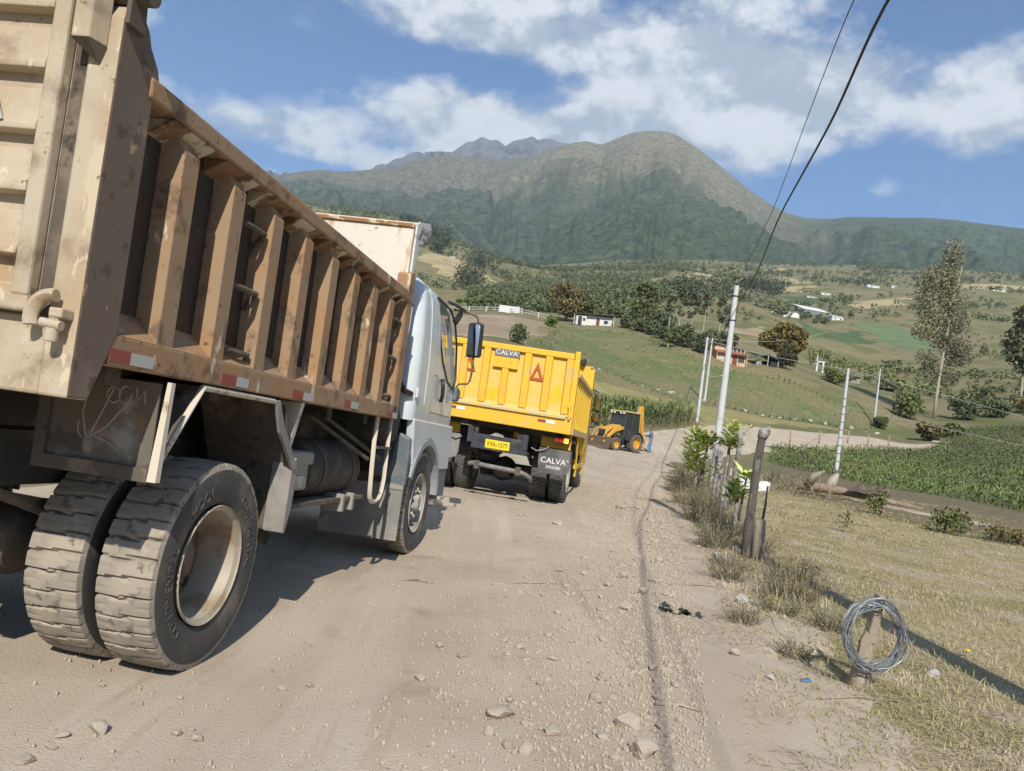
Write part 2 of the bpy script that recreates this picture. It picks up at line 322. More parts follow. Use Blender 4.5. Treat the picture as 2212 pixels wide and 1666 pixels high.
def inside(poly, x, y):
    c = np.zeros(x.shape, bool); n = len(poly)
    for k in range(n):
        x0, y0 = poly[k]; x1, y1 = poly[(k+1) % n]
        if y0 == y1: continue
        c ^= ((y0 > y) != (y1 > y)) & (x < (x1-x0)*(y-y0)/(y1-y0)+x0)
    return c
def patch(name, poly, mt, res, lift, rag=1.5, kind='structure'):
    P = np.array(poly, float); lo = P.min(0)-res; hi = P.max(0)+res
    xs = np.arange(lo[0], hi[0]+res, res); yy = np.arange(lo[1], hi[1]+res, res); X, Y = np.meshgrid(xs, yy)
    cx = (X[:-1, :-1]+X[1:, 1:])/2; cy = (Y[:-1, :-1]+Y[1:, 1:])/2
    k = res*rag; m = inside(poly, cx+k*fbm(cx/res/4, cy/res/4, 2, 4)*2, cy+k*fbm(cx/res/4+40, cy/res/4, 2, 9)*2)
    i, j = np.nonzero(m); n = X.shape[1]; a = i*n+j; F = np.stack([a, a+1, a+n+1, a+n], 1)
    use = np.unique(F); mp = np.full(X.size, -1); mp[use] = np.arange(len(use))
    V = np.stack([X.ravel()[use], Y.ravel()[use]], 1); cnt = np.bincount(F.ravel(), minlength=X.size)[use]
    V = np.c_[V, H(V[:, 0], V[:, 1])+np.where(cnt < 4, -lift*.6, lift)]
    o = npobj(name, V, mp[F], mt, smooth=True); tag(o, kind=kind); return o
m_tan = mat('tan_stubble', (.40, .32, .17), [((.30, .25, .13), .05, .45, .6), ((.2, .19, .09), .12, .58, .68)], coord='Pos', rough=1)
m_brown = mat('ploughed_brown', (.27, .205, .135), [((.34, .27, .18), .12, .45, .6), ((.15, .13, .07), .3, .6, .72)], coord='Pos', rough=1, bump=.5, bscale=1, dist=.3)
m_gcrop = mat('green_crop', (.055, .105, .032), [((.085, .125, .045), .08, .42, .62)], coord='Pos', rough=1, bump=.8, bscale=1.2, dist=.4)
m_pcrop = mat('pale_crop', (.13, .185, .08), [((.11, .16, .065), .09, .42, .62)], coord='Pos', rough=1, bump=.4, bscale=1.2, dist=.3)
m_meadow = mat('olive_meadow', (.26, .23, .085), [((.31, .265, .11), .25, .45, .62), ((.18, .18, .06), .6, .52, .68)], coord='Pos', rough=1, bump=.8, bscale=5, dist=.1)
m_hillf = mat('bean_field_soil', (.165, .158, .072), [((.115, .145, .048), .10, .42, .58), ((.22, .185, .11), .5, .55, .68)], coord='Pos', rough=1, bump=.8, bscale=3, dist=.15)
m_lawn = mat('sunburnt_grass', (.36, .295, .165), [((.27, .235, .11), .5, .44, .60), ((.42, .35, .22), 1.7, .52, .68), ((.33, .265, .19), .35, .58, .68), ((.41, .335, .24), 1.1, .50, .62), ((.18, .165, .08), 8, .62, .74)], coord='Pos', rough=1, bump=.9, bscale=22, dist=.05)
m_bank = mat('weedy_brown_bank', (.165, .125, .075), [((.115, .115, .045), .8, .45, .6), ((.235, .18, .12), 2.5, .52, .66)], coord='Pos', rough=1, bump=.9, bscale=6, dist=.12)
GRASS = [(7.5, 89), (9.8, 90.4), (16.3, 87.5), (18.6, 79.1), (20, 74.5), (26.6, 85.5), (40.7, 101), (52.8, 113.3), (42.1, 110.1), (30.2, 103.1), (22.6, 102.1), (10.8, 102.4), (7.5, 98.7)]
HILL = [(11.4, 108.8), (23.1, 104.6), (35.6, 108.3), (52.8, 114.8), (57.5, 124.7), (52.1, 127.6), (46.2, 135.9), (33.2, 132.5), (27.6, 141.9), (23.1, 152), (14.2, 153.8), (5.6, 141), (2.1, 114.2), (5.1, 102.6)]
CROP = [(19.6, 58.3), (25.2, 59.9), (27, 50.2), (24.9, 37.5), (30, 34), (80.1, 113.6), (78.1, 119.6), (70.5, 120), (65.7, 116.2), (49.2, 93.5), (41, 86.6), (23.6, 70.2)]
CORN = [(4.5, 62.2), (8.4, 63.9), (12.5, 70), (18.1, 76.5), (18.4, 78.6), (14.6, 79), (9.0, 80), (1, 80), (-6, 75), (-4, 62)]
patch('meadow', GRASS, m_meadow, 1.2, .10)
patch('bean_field', HILL, m_hillf, 1.5, .12)
patch('maize_field', CROP, mat('crop_soil', (.15, .115, .07), [((.09, .10, .04), .6, .45, .6)], coord='Pos', rough=1), 1.2, .08)
patch('weedy_bank', [(10.2, 28.5), (16.9, 51), (19.6, 58), (25, 59.5), (26.5, 50), (24.4, 37.2), (30, 33.5), (21, 21), (14.5, 17), (11.5, 19), (10.5, 22.5)], m_bank, .5, .04)
patch('pasture', [(1.95, 5.4), (2.9, 9.3), (4.4, 17.4), (6.3, 27), (8.6, 34), (11.2, 36), (10.2, 28.5), (10.4, 22.5), (11.5, 18.5), (14.5, 16.5), (24, 12), (24, -10), (.6, -10), (1.15, 1), (1.5, 3)], m_lawn, .16, .012, 2.)
patch('farm_track', [(12.6, 25.3), (14.3, 22.2), (17, 19), (18.2, 19.6), (15.6, 23), (14, 28), (12.9, 30), (12.4, 28)], m_road, .3, .06)
patch('green_field', [(121.3, 352.9), (191.1, 453.6), (172.2, 379), (139, 338.1), (114, 318)], m_gcrop, 4, .5)
patch('pale_field', [(192.6, 450.7), (218.3, 476.7), (219.8, 447.7), (216.1, 413.9), (177.2, 343.2), (180.9, 377.2), (175, 380.2)], m_pcrop, 4, .5)
patch('field_path', [(190.8, 453), (192.8, 451), (175, 380), (172, 379)], m_tan, 2, .8, .6)
patch('ploughed_field', [(58.1, 258.5), (69.7, 269.6), (90.2, 288.5), (104.4, 322.3), (78.7, 257.3), (69.7, 252), (58.8, 248)], m_brown, 3, .4)
for P in ([(533.3, 969.2), (623.3, 986.2), (650, 970), (591.6, 935.3), (484.2, 830.7), (483.4, 874)], [(378.9, 1256.8), (407.6, 1226.3), (373.8, 1113.4), (352.1, 1137.9)],
          [(321.7, 1045.7), (354.4, 1064.9), (329.5, 906.8), (301.1, 866.4), (311.3, 967)], [(252.7, 782.3), (316.1, 858.6), (275.8, 751.6), (234.2, 713.2)],
          [(225.6, 550.1), (290.9, 680.3), (363.5, 747.9), (320.9, 653.9), (247.9, 549.2), (224.6, 538.1)], [(193.3, 924), (262.9, 1051.2), (254.2, 1014.7), (180.1, 848.9)],
          [(133.5, 846.1), (163.1, 845.7), (160.1, 823), (134.4, 812)], [(-119.5, 817.8), (-87.4, 807.9), (-54.7, 728.3), (-22.9, 687.5), (-25.5, 608.7), (-30.4, 521.6), (-39.8, 495.7), (-62.4, 593.2), (-87.6, 619.3)]):
    patch('stubble_field', P, m_tan, 7, .9)
for P in ([(219.2, 686), (235.8, 657.7), (280.5, 693.8), (209.6, 561.4), (184.8, 564)], [(322.7, 961.6), (300.9, 983.3), (271.6, 842.1), (291.5, 822)]):
    patch('far_green_field', P, m_gcrop, 7, .9)
patch('dry_bank', [(-40, 180), (0.7, 156), (7, 153), (1.4, 112.8), (.9, 102.1), (-30, 100)], m_brown, 2, .15)

def ridge(name, crest, D, d0, mt, pw, amp, gul, seed, da=.12, rows=150):
    cr = np.array(crest); az = np.arange(cr[0, 0], cr[-1, 0], da); el = np.interp(az, cr[:, 0], cr[:, 1])
    w_ = 3 if name == 'rocky_mountain' else 7; k = np.hanning(w_+2)[1:-1]; k /= k.sum(); el = np.convolve(np.pad(el, w_//2, 'edge'), k, 'valid')
    t = np.r_[np.linspace(0, 1, rows), 1+np.linspace(.012, .35, 14)]
    A, T = np.meshgrid(np.radians(az), t); E = np.tan(np.radians(el))[None]
    r = d0+(D-d0)*T; X = r*np.sin(A); Y = r*np.cos(A)
    zb = H(d0*np.sin(A[0]), d0*np.cos(A[0]))[None]-25
    zc = D*E
    z = zb+(zc-zb)*np.where(T < 1, T, 1)**pw-np.clip(T-1, 0, 9)*D*.9
    w = np.clip(4*T*(1-T), 0, 1)**.8*np.clip((1-T)*6, 0, 1)
    warp = fbm(A*40, T*2.5, 3, seed+5)
    wx = 260*fbm(X/700, Y/700, 3, seed+31); wy = 260*fbm(X/700+50, Y/700, 3, seed+37)
    g1 = 1-np.abs(2*fbm((X+wx)/620, (Y+wy)/900, 4, seed)); g3 = 1-np.abs(2*fbm(A*gul+warp*1.5, T*1.1, 3, seed+3)); g2 = fbm(X/260, Y/260, 5, seed+2)
    z = z+w*amp*((g1-.7)*1.7+(g3-.7)*.35+g2*.55)
    z = z+np.where(T <= 1, 1, 0)*fbm(X/60, Y/60, 3, seed+9)*3*np.clip(1.2-T, .2, 1)
    n = len(az); i, j = np.meshgrid(np.arange(len(t)-1), np.arange(n-1), indexing='ij'); a = (i*n+j).ravel()
    o = npobj(name, np.stack([X, Y, z], 2).reshape(-1, 3), np.stack([a, a+1, a+n+1, a+n], 1), mt, smooth=True)
    return tag(o, kind='structure')
CREST_CONE = [(-14, 9), (-8.46, 12.4), (-5.37, 14.6), (-3.52, 16.05), (-2.29, 17.02), (-.74, 18.17), (.84, 19.05), (2.15, 19.5), (3.08, 19.72), (4.19, 19.56), (5.46, 20.23), (6.42, 20.62), (7.57, 20.8), (8.57, 20.84), (9.43, 20.69), (10.84, 20.02), (12.27, 19.2), (13.68, 18.27), (15.08, 17.37), (16.44, 16.58), (17.76, 15.98), (19.02, 15.7), (20.81, 15.71), (21.68, 15.88), (23.69, 15.91), (26.47, 15.92), (28.09, 15.81), (29.67, 15.58), (31.99, 15.26), (36.4, 14.6), (46, 12)]
CREST_LEFT = [(-50, 7), (-35, 9.5), (-26.9, 11.35), (-21.37, 13.09), (-18.73, 13.82), (-17.24, 14.39), (-15.72, 14.88), (-14.13, 15.04), (-12.23, 15.56), (-10.33, 16.15), (-9.08, 16.78), (-7.47, 17.36), (-5.8, 17.52), (-3.77, 17.7), (-2.41, 17.79), (-.77, 18.32), (.92, 18.3), (4.36, 18)]
CREST_ROCK = [(-24.0, 11.0), (-23.63, 11.18), (-23.26, 11.36), (-22.89, 11.54), (-22.52, 11.73), (-22.15, 11.91), (-21.78, 12.09), (-21.41, 12.27), (-21.04, 12.45), (-20.67, 12.63), (-20.3, 12.82), (-19.93, 13.0), (-19.56, 13.18), (-18.96, 13.93), (-18.61, 13.98), (-18.26, 14.04), (-17.91, 14.09), (-17.56, 14.15), (-17.21, 14.2), (-16.82, 14.3), (-16.44, 14.4), (-16.05, 14.5), (-15.66, 14.61), (-15.28, 14.71), (-14.89, 14.81), (-14.51, 14.91), (-14.12, 15.01), (-13.74, 15.11), (-13.36, 15.21), (-12.99, 15.3), (-12.61, 15.4), (-12.23, 15.44), (-11.9, 15.9), (-11.54, 16.08), (-11.17, 16.1), (-10.6, 16.59), (-10.08, 16.75), (-9.62, 17.13), (-9.15, 17.33), (-8.6, 17.29), (-8.24, 17.29), (-7.88, 17.53), (-7.52, 17.61), (-7.06, 17.65), (-6.6, 17.7), (-5.92, 18.31), (-5.56, 18.58), (-5.2, 18.61), (-4.64, 19.05), (-4.0, 18.9), (-3.45, 18.98), (-2.8, 18.66), (-2.25, 19.11), (-1.88, 19.21), (-1.5, 19.32), (-0.93, 19.58), (-0.52, 19.36), (-0.1, 19.52), (0.32, 19.55), (0.73, 19.52), (1.14, 19.38), (1.55, 19.43), (1.97, 19.28), (2.38, 19.48), (2.79, 19.42), (3.2, 19.27), (3.61, 19.14), (4.03, 19.25), (4.44, 19.1), (4.85, 19)]
m_cone = mount_mat('mountain_scrub', (.062, .084, .044), (.27, .24, .15), (.16, .15, .14), 560, 1120, .010, right=True)
m_left = mount_mat('paramo_grass', (.062, .080, .048), (.19, .168, .10), (.16, .15, .14), 720, 1050, .007)
m_rock = mount_mat('bare_summit_rock', (.05, .053, .055), (.085, .083, .08), (.14, .138, .136), 800, 1500, .006, .52)
ridge('mountain', CREST_CONE, 3600, 1250, m_cone, 1.18, 80, 42, 3)
ridge('grassy_mountain', CREST_LEFT, 4400, 1700, m_left, 1.15, 110, 36, 17)
ridge('rocky_mountain', CREST_ROCK, 5600, 3300, m_rock, 1.1, 190, 90, 29, .08)

# thin afternoon haze: one closed box round everything but the sky
zlo = float(GV[:, 2].min())-1; zhi = max(max(v.co.z for v in bpy.data.objects[n_].data.vertices) for n_ in ('mountain', 'grassy_mountain', 'rocky_mountain'))+25
hz = MB().box(-9000, 9000, -3000, 10500, zlo, zhi).obj('haze', None); hz.data.materials.clear()
mh = bpy.data.materials.new('haze_air'); mh.use_nodes = True; mh.node_tree.nodes.clear(); b = NB(mh.node_tree)
vol = b.n('VolumePrincipled', {'Color': (.62, .80, 1., 1), 'Density': .000115, 'Anisotropy': .0})
o = mh.node_tree.nodes.new('ShaderNodeOutputMaterial'); mh.node_tree.links.new(vol, o.inputs['Volume'])
hz.data.materials.append(mh); tag(hz, kind='stuff')
# ---------------------------------------------------------------- rusty dump truck in front of the camera
m_rust = mat('rusty_brown_paint', (.33, .225, .135), [((.35, .205, .105), 3.6, .46, .62), ((.17, .11, .072), 6, .52, .66), ((.30, .225, .15), 9, .58, .70), ((.62, .54, .42), 6.5, .63, .68, (1, 1, .35)), ((.10, .065, .045), 22, .62, .70)], rough=.82, bump=.35, bscale=60, dist=.006)
m_peel = mat('peeling_top_paint', (.24, .14, .078), [((.58, .52, .42), 3.4, .50, .56, (1, 1, .6)), ((.11, .07, .045), 6, .55, .62), ((.30, .15, .065), 11, .60, .68)], rough=.82, bump=.3, bscale=50, dist=.006)
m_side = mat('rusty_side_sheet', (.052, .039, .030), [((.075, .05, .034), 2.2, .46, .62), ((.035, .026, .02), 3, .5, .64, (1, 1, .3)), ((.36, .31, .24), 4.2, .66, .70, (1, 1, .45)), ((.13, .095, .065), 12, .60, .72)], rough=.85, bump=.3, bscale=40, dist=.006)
m_tail = mat('dusty_tail_paint', (.42, .34, .24), [((.48, .41, .31), 2.0, .45, .60), ((.43, .29, .155), 2.6, .52, .74, (1, 1, .5)), ((.27, .205, .145), 4.5, .54, .72), ((.60, .50, .35), 15, .60, .68, (1.2, 1, .6)), ((.55, .46, .33), 5, .63, .70, (1.2, 1, .5)), ((.22, .15, .095), 24, .64, .72)], rough=.85, bump=.3, bscale=45, dist=.006)
m_pside = mat('worn_dark_post_side', (.155, .115, .088), [((.20, .155, .12), 2.2, .46, .62), ((.40, .28, .16), 5, .63, .68, (1, 1, .5)), ((.10, .07, .055), 9, .56, .66)], rough=.8, bump=.25, bscale=45, dist=.006)  # darker worn brown on the tail post's side faces than on its rear face
m_hb = mat('rust_streaked_white', (.70, .655, .565), [((.52, .34, .17), 7, .58, .70, (1, 1, .25)), ((.40, .22, .09), 14, .65, .72)], rough=.7, bump=.15, bscale=30, dist=.006)
m_hbt = mat('rusty_rim', (.30, .15, .06), [((.62, .52, .36), 14, .52, .60)], rough=.8)
m_cab = mat('silver_white_cab_paint', (.62, .685, .72), [((.54, .575, .59), 1.6, .5, .7), ((.50, .46, .40), 5, .60, .74, (1, 1, .4))], rough=.32, coat=.4, spec=.5)
m_plast = mat('blue_grey_plastic', (.115, .14, .165), [((.20, .20, .19), 3, .5, .7)], rough=.55)
m_fend = mat('grey_fender', (.33, .36, .385), [((.28, .27, .25), 2, .5, .7)], rough=.5)
m_dark = mat('black_chassis', (.042, .038, .034), [((.11, .094, .074), 4, .48, .68)], rough=.75)
m_blk = mat('black_plastic', (.018, .018, .019), rough=.4)
m_dust = mat('dusty_dark_steel', (.105, .088, .068), [((.19, .155, .115), 4, .5, .66), ((.05, .04, .033), 9, .56, .68)], rough=.85)
m_gpl = mat('dusty_guard_sheet', (.135, .118, .095), [((.30, .29, .27), 3.2, .54, .68), ((.22, .15, .09), 6, .60, .68), ((.08, .066, .052), 5, .56, .66)], rough=.85)
m_flap = mat('dusty_rubber_flap', (.22, .215, .205), [((.30, .28, .25), 3, .45, .65), ((.14, .135, .13), 5, .55, .7)], rough=.8)
m_tread = mat('dusty_tread_rubber', (.29, .258, .212), [((.36, .318, .26), 6, .45, .62), ((.14, .125, .11), 14, .56, .68)], rough=.92, bump=.25, bscale=70, dist=.004)
m_wall = mat('dark_sidewall_rubber', (.060, .058, .056), [((.15, .128, .105), 4, .50, .72)], rough=.72)
m_rim = mat('cream_rim', (.40, .355, .28), [((.29, .225, .15), 5, .5, .66), ((.48, .44, .37), 9, .6, .7)], rough=.55)
m_rimd = mat('brown_wheel_disc', (.16, .12, .085), [((.10, .07, .05), 6, .5, .66)], rough=.75)
m_rimf = mat('front_wheel_paint', (.40, .38, .34), [((.25, .22, .18), 5, .5, .66)], rough=.6)
m_cream = mat('worn_cream_paint', (.62, .56, .46), [((.33, .22, .11), 9, .57, .66)], rough=.7)
m_glass = mat('cab_glass', (.20, .23, .22), rough=.03, alpha=.30, spec=.8)
m_sign = mat('white_sign_paint', (.66, .67, .66), [((.45, .36, .26), 5, .60, .70)], rough=.6)
m_mirr = mat('mirror_glass', (.75, .77, .8), rough=.03, metal=1.)
m_red = mat('red_reflector', (.30, .06, .05), [((.26, .09, .07), 40, .5, .7)], rough=.5)
m_white = mat('white_reflector', (.46, .47, .45), [((.40, .37, .32), 30, .55, .7)], rough=.5)
m_wtxt = mat('white_print', (.78, .78, .76), rough=.7)
m_gtxt = mat('grey_print', (.17, .18, .18), rough=.8)
m_ltxt = mat('moulded_letters', (.095, .088, .08), rough=.8)
m_chalk = mat('chalk_scribble', (.36, .33, .29), rough=1)
m_box = mat('grey_box_plastic', (.30, .285, .255), [((.20, .18, .15), 5, .5, .7)], rough=.7)

m_tread2 = mat('grey_tread_rubber', (.085, .084, .082), [((.15, .14, .125), 6, .5, .66)], rough=.9)
def tyre_mesh(name, Rt, w, nb, style, mt=None):
    ns = nb*10; half = w/2
    tread = [(Rt, -half+.012), (Rt+.004, -.098), (Rt+.006, -.07), (Rt+.006, -.04), (Rt+.007, -.012), (Rt+.007, .012), (Rt+.006, .04), (Rt+.006, .07), (Rt+.004, .098), (Rt, half-.012)]
    left = [(Rt*.56, -half+.05), (Rt*.60, -half+.022), (Rt*.70, -half), (Rt*.82, -half-.004), (Rt*.92, -half+.0), (Rt-.030, -half+.004)]
    prof = left+tread+[(r, -h) for r, h in left[::-1]]; m = len(prof); nl = len(left)
    vs = []; fs = []; mi = []
    for k in range(ns):
        a = 2*math.pi*k/ns; ph = k/10.
        for i, (r, h) in enumerate(prof):
            if nl <= i < nl+10:
                q = i-nl
                if style == 'lug':
                    sh = .0 if q < 5 else .14
                    f = (ph+sh+(.10*math.sin(k//10*2.1+q))*.3) % 1.
                    g = f < .105
                    if q in (4, 5) and .0 <= (ph % 1.) < .50 and q == 5: g = (ph % 1.) < .11 or .43 < (ph % 1.) < .57
                    dz = .021 if g else 0.
                    if not g and (.49 < f < .62) and q in (1, 8): dz = .006
                else:
                    f = (ph+(abs(q-4.5)*.16 if q % 3 else abs(q-4.5)*.16+.5)) % 1.
                    g = f < .14 or (q in (3, 6) and False)
                    dz = .016 if g else 0.
                r = r-dz
            vs.append((h, r*math.cos(a), r*math.sin(a)))
        for i in range(m-1):
            k2 = (k+1) % ns; fs.append((k*m+i, k*m+i+1, k2*m+i+1, k2*m+i)); mi.append(0 if nl-1 <= i < nl+10 else 1)
    o = npobj(name, vs, fs, [mt or m_tread, m_wall], mi=mi); o.data.shade_smooth(); o.data.set_sharp_from_angle(angle=R(28)); me = o.data
    bpy.data.objects.remove(o); return me
TYRE = tyre_mesh('tyre', .538, .30, 36, 'lug')
TYRE2 = tyre_mesh('tyre', .512, .29, 40, 'herring', m_tread2)
def nut_ring(parent, n, r, x, mt, h=.03, s=.016):
    me = None
    for k in range(n):
        a = 2*math.pi*(k+.3)/n; o0 = MB()
        if me is None:
            o0.lathe([(0, h), (s*.7, h), (s, h*.8), (s*1.05, 0)], (0, 0, 0), 'x', 6); ob = o0.obj('lug_nut', mt, parent); me = ob.data
        else: ob = bpy.data.objects.new('lug_nut', me); COL.objects.link(ob); ob.parent = parent
        ob.location = (x, r*math.cos(a), r*math.sin(a))
def wheel(parent, loc, tyre, kind, side=1, rm=None, rmd=None):
    rm = rm or m_rim; rmd = rmd or m_rimd; mb = MB()
    if kind == 'dish':      # outer dual: disc deep inside
        mb.lathe([(0, -.02), (.11, -.02), (.12, -.06), (.20, -.075), (.262, -.085), (.272, -.10)], (0, 0, 0), 'x', 40)
    elif kind == 'inner': mb.lathe([(0, .05), (.2, .06), (.28, .08)], (0, 0, 0), 'x', 24)
    else: mb.lathe([(0, .165), (.07, .165), (.085, .15), (.095, .09), (.19, .085), (.205, .07), (.225, .05), (.27, .045)], (0, 0, 0), 'x', 40)
    w = mb.obj('wheel', rmd if kind != 'steer' else m_rimf, parent, smooth=40); w.location = loc
    if side < 0: w.rotation_euler = (0, 0, math.pi)
    t = bpy.data.objects.new('tyre', tyre); COL.objects.link(t); t.parent = w; t.rotation_euler = (random.random()*.2, 0, 0)
    Rr = .305 if tyre is TYRE else .292
    MB().lathe([(Rr+.01, .150), (Rr+.012, .138), (Rr-.018, .125), (Rr-.022, .10), (Rr-.035, .02), (Rr-.04, -.10), (Rr-.022, -.115), (Rr, -.14)], (0, 0, 0), 'x', 48).obj('rim', rm if kind != 'steer' else m_rimf, w, smooth=50)
    if kind == 'dish':
        nut_ring(w, 10, .15, -.075, m_rimd)
        for k in range(4):
            a = math.pi/4+k*math.pi/2
            MB().lathe([(0, .004), (.032, .004), (.034, 0)], (-.076, .212*math.cos(a), .212*math.sin(a)), 'x', 14).obj('hand_hole', m_blk, w)
    if kind == 'steer': nut_ring(w, 10, .145, .086, m_rimf, .05, .019)
    return w
RK = lambda p: (p[0], p[1], p[2]-.043*p[1])
T1 = thing('dump_truck', 'rusty brown dump truck with white cab, nearest to the camera', 'truck', (-2.643, 4.1, 0), 8.)
def B1(): return MB(RK)
def both(fn):
    for sx in (1, -1): fn(sx)
def bx(sx, a, b_): return (min(sx*a, sx*b_), max(sx*a, sx*b_))
def side_parts(sx):
    x0, x1 = bx(sx, 1.095, 1.105)
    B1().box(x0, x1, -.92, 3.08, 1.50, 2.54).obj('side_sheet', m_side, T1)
    x0, x1 = bx(sx, 1.085, 1.222); B1().box(x0, x1, -.90, 3.19, 1.457, 1.577).obj('bottom_rail', m_rust, T1, bevel=.008)
    B1().prism([(-.90, 2.598), (-.90, 2.512), (3.05, 2.505), (3.05, 2.592)], 'x', *bx(sx, 1.085, 1.232)).obj('top_rail', m_rust, T1, bevel=.012)
    # dust ledge sloping from the rail up to the side sheet
    m = B1(); m.prism([(sx*1.10, 1.5775), (sx*1.2195, 1.5775), (sx*1.10, 1.685)], 'y', -.86, 3.02); m.obj('dust_ledge', m_rust, T1)
    if sx < 0: return
    for k in range(9):
        y = -.586+k*.4497; last = k == 8; j = random.uniform(-.008, .008)
        yb = y+(.165 if last else .125)
        m = B1(); zt, zb = 2.50, 1.57
        ring = lambda z, o, e: [(1.105, y-.018-e, z), (o, y+j, z), (o, yb+j, z), (1.105, yb+.018+e, z)]
        a = ring(zb, 1.215, 0); c = ring(2.42, 1.215, 0); d = ring(zt, 1.16, .01)
        vs = a+c+d; fs = [(i, (i+1) % 4, 4+(i+1) % 4, 4+i) for i in range(4)]+[(4+i, 4+(i+1) % 4, 8+(i+1) % 4, 8+i) for i in range(4)]+[(3, 2, 1, 0), (8, 9, 10, 11)]
        m.add(vs, fs).obj('rib', m_rust, T1, bevel=.006)
        m = B1(); m.prism([(1.106, 2.44), (1.225, 2.508), (1.106, 2.508)], 'y', y-.12, yb+.09); m.obj('gusset', m_peel, T1)
    for y0, y1 in ((-.005, .305), (2.69, 3.02)):
        for z in (2.30, 1.975, 1.645):
            B1().tube([(1.125, y0, z-.005), (1.185, y0+.03, z), (1.20, (y0+y1)/2, z), (1.19, y1-.03, z+.003), (1.15, y1-.01, z-.05), (1.12, y1, z-.085)], .016, 8).obj('ladder_rung', m_dust, T1, smooth=40)
    for ya, ym, yb_, za in ((-.915, -.765, -.603, 1.498), (-.02, .135, .275, 1.497), (.858, 1.022, 1.2, 1.493), (1.775, 1.922, 2.098, 1.503), (2.87, 3.04, 3.19, 1.49)):
        xo = 1.2245 if ya > -.9 else 1.2245
        B1().box(1.2215, xo, max(ya, -.895), ym, za-.024, za+.026).obj('red_reflector', m_red, T1)
        B1().box(1.2215, xo, ym+.002, yb_, za-.026, za+.024).obj('white_reflector', m_white, T1)
both(side_parts)
def post(sx):
    P = [(-1.10, 1.31), (-1.10, 2.72), (-1.06, 2.78), (-1.0, 2.83), (-.99, 2.79), (-.94, 2.745), (-.92, 2.70), (-.86, 2.64), (-.84, 2.60), (-.865, 2.52), (-.865, 1.585), (-.89, 1.52), (-.985, 1.31)]
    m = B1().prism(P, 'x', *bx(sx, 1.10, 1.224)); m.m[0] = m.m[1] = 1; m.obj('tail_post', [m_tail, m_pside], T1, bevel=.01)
    # upper guard channel that keeps the gate corner in
    m = B1(); m.prism([(sx*1.08, -1.175), (sx*1.15, -1.175), (sx*1.175, -1.10), (sx*1.08, -1.10)], 'z', 2.60, 2.98)
    m.obj('gate_guard', m_tail, T1, bevel=.006)
    m = B1(); m.add([(sx*1.08, -1.175, 2.598), (sx*1.15, -1.175, 2.598), (sx*1.175, -1.102, 2.598), (sx*1.10, -1.102, 2.598), (sx*1.155, -1.104, 2.535)], [(0, 1, 2, 3), (0, 1, 4), (1, 2, 4), (2, 3, 4), (3, 0, 4)]); m.obj('guard_tip', m_dust, T1)
    B1().tube([(sx*1.0, -1.06, 2.83), (sx*1.30, -1.06, 2.83)], .045, 14).obj('gate_pivot', m_dust, T1, smooth=40)
    B1().prism([(-1.10, 2.70), (-1.10, 2.90), (-1.02, 2.90), (-1.0, 2.70)], 'x', *bx(sx, 1.226, 1.245)).obj('pivot_plate', m_dust, T1)
    B1().box(*bx(sx, 1.04, 1.11), -1.09, -1.065, 1.60, 3.02).obj('gate_seal', m_dust, T1)
    # lower claw lock
    c = B1(); pts = [(sx*(1.145-.075*math.cos(t)), -1.145, 1.585+.085*math.sin(t)) for t in np.linspace(-.35, 1.75, 9)]
    c.tube(pts, [.026]*9, 8, flat=.8).obj('lock_claw', m_tail, T1, smooth=40)
    c = B1(); c.box(*bx(sx, 1.152, 1.205), -1.165, -1.10, 1.59, 1.625); c.obj('lock_block', m_tail, T1, bevel=.006)
    B1().tube([(sx*1.12, -1.15, 1.568), (sx*1.20, -1.15, 1.562)], .018, 10).obj('lock_pin', m_tail, T1, smooth=40)
    B1().tube([(sx*1.165, -1.15, 1.55), (sx*1.165, -1.15, 1.505)], .024, 10).obj('lock_nut', m_tail, T1, smooth=40)
both(post)
B1().box(-1.1, 1.1, -1.095, -.90, 1.31, 1.595).obj('tail_apron', m_tail, T1, bevel=.012)
gate = B1().box(-1.05, 1.05, -1.098, -1.06, 1.615, 3.02).obj('tailgate', m_tail, T1)
for z in (1.79, 2.02, 2.245, 2.475, 2.70, 2.93):        # pressed horizontal slats, proud at their lower edge
    m = B1(); m.prism([(-1.098, z+.005), (-1.150, z+.012), (-1.150, z+.03), (-1.115, z+.178), (-1.098, z+.18)], 'x', -.975, .975); m.obj('slat', m_tail, gate, bevel=.005)
for sx in (1, -1): B1().box(*bx(sx, .98, 1.05), -1.155, -1.0985, 1.655, 3.02).obj('stile', m_tail, gate, bevel=.01)
B1().box(-1.05, 1.05, -1.15, -1.0985, 1.60, 1.70).obj('bottom_stile', m_tail, gate, bevel=.012)
B1().prism([(.62, 2.46), (.80, 2.385), (.845, 2.285), (.64, 2.24)], 'y', -1.158, -1.152).obj('white_plate', m_white, gate)
# headboard and cab guard
B1().box(-1.2, 1.18, 3.05, 3.08, 1.5, 3.165).obj('headboard', m_hb, T1)
B1().box(-1.2, 1.184, 3.03, 3.10, 3.165, 3.20).obj('headboard_rim', m_hbt, T1, bevel=.006)
B1().prism([(3.02, 1.46), (3.02, 2.74), (3.08, 2.78), (3.19, 2.76), (3.20, 1.46)], 'x', 1.10, 1.222).obj('front_post', m_rust, T1, bevel=.008)
B1().prism([(3.02, 1.46), (3.02, 2.74), (3.20, 2.76), (3.20, 1.46)], 'x', -1.222, -1.10).obj('front_post', m_rust, T1, bevel=.008)
B1().box(-1.2, 1.2, 3.08, 3.52, 3.20, 3.22).obj('cab_guard', m_hb, T1)
chk = B1().prism([(3.085, 2.72), (3.085, 3.20), (3.16, 3.25), (3.50, 3.335), (3.55, 3.30), (3.55, 3.235), (3.46, 3.20), (3.18, 2.98), (3.16, 2.72)], 'x', 1.185, 1.203).obj('sign_board', m_sign, T1)
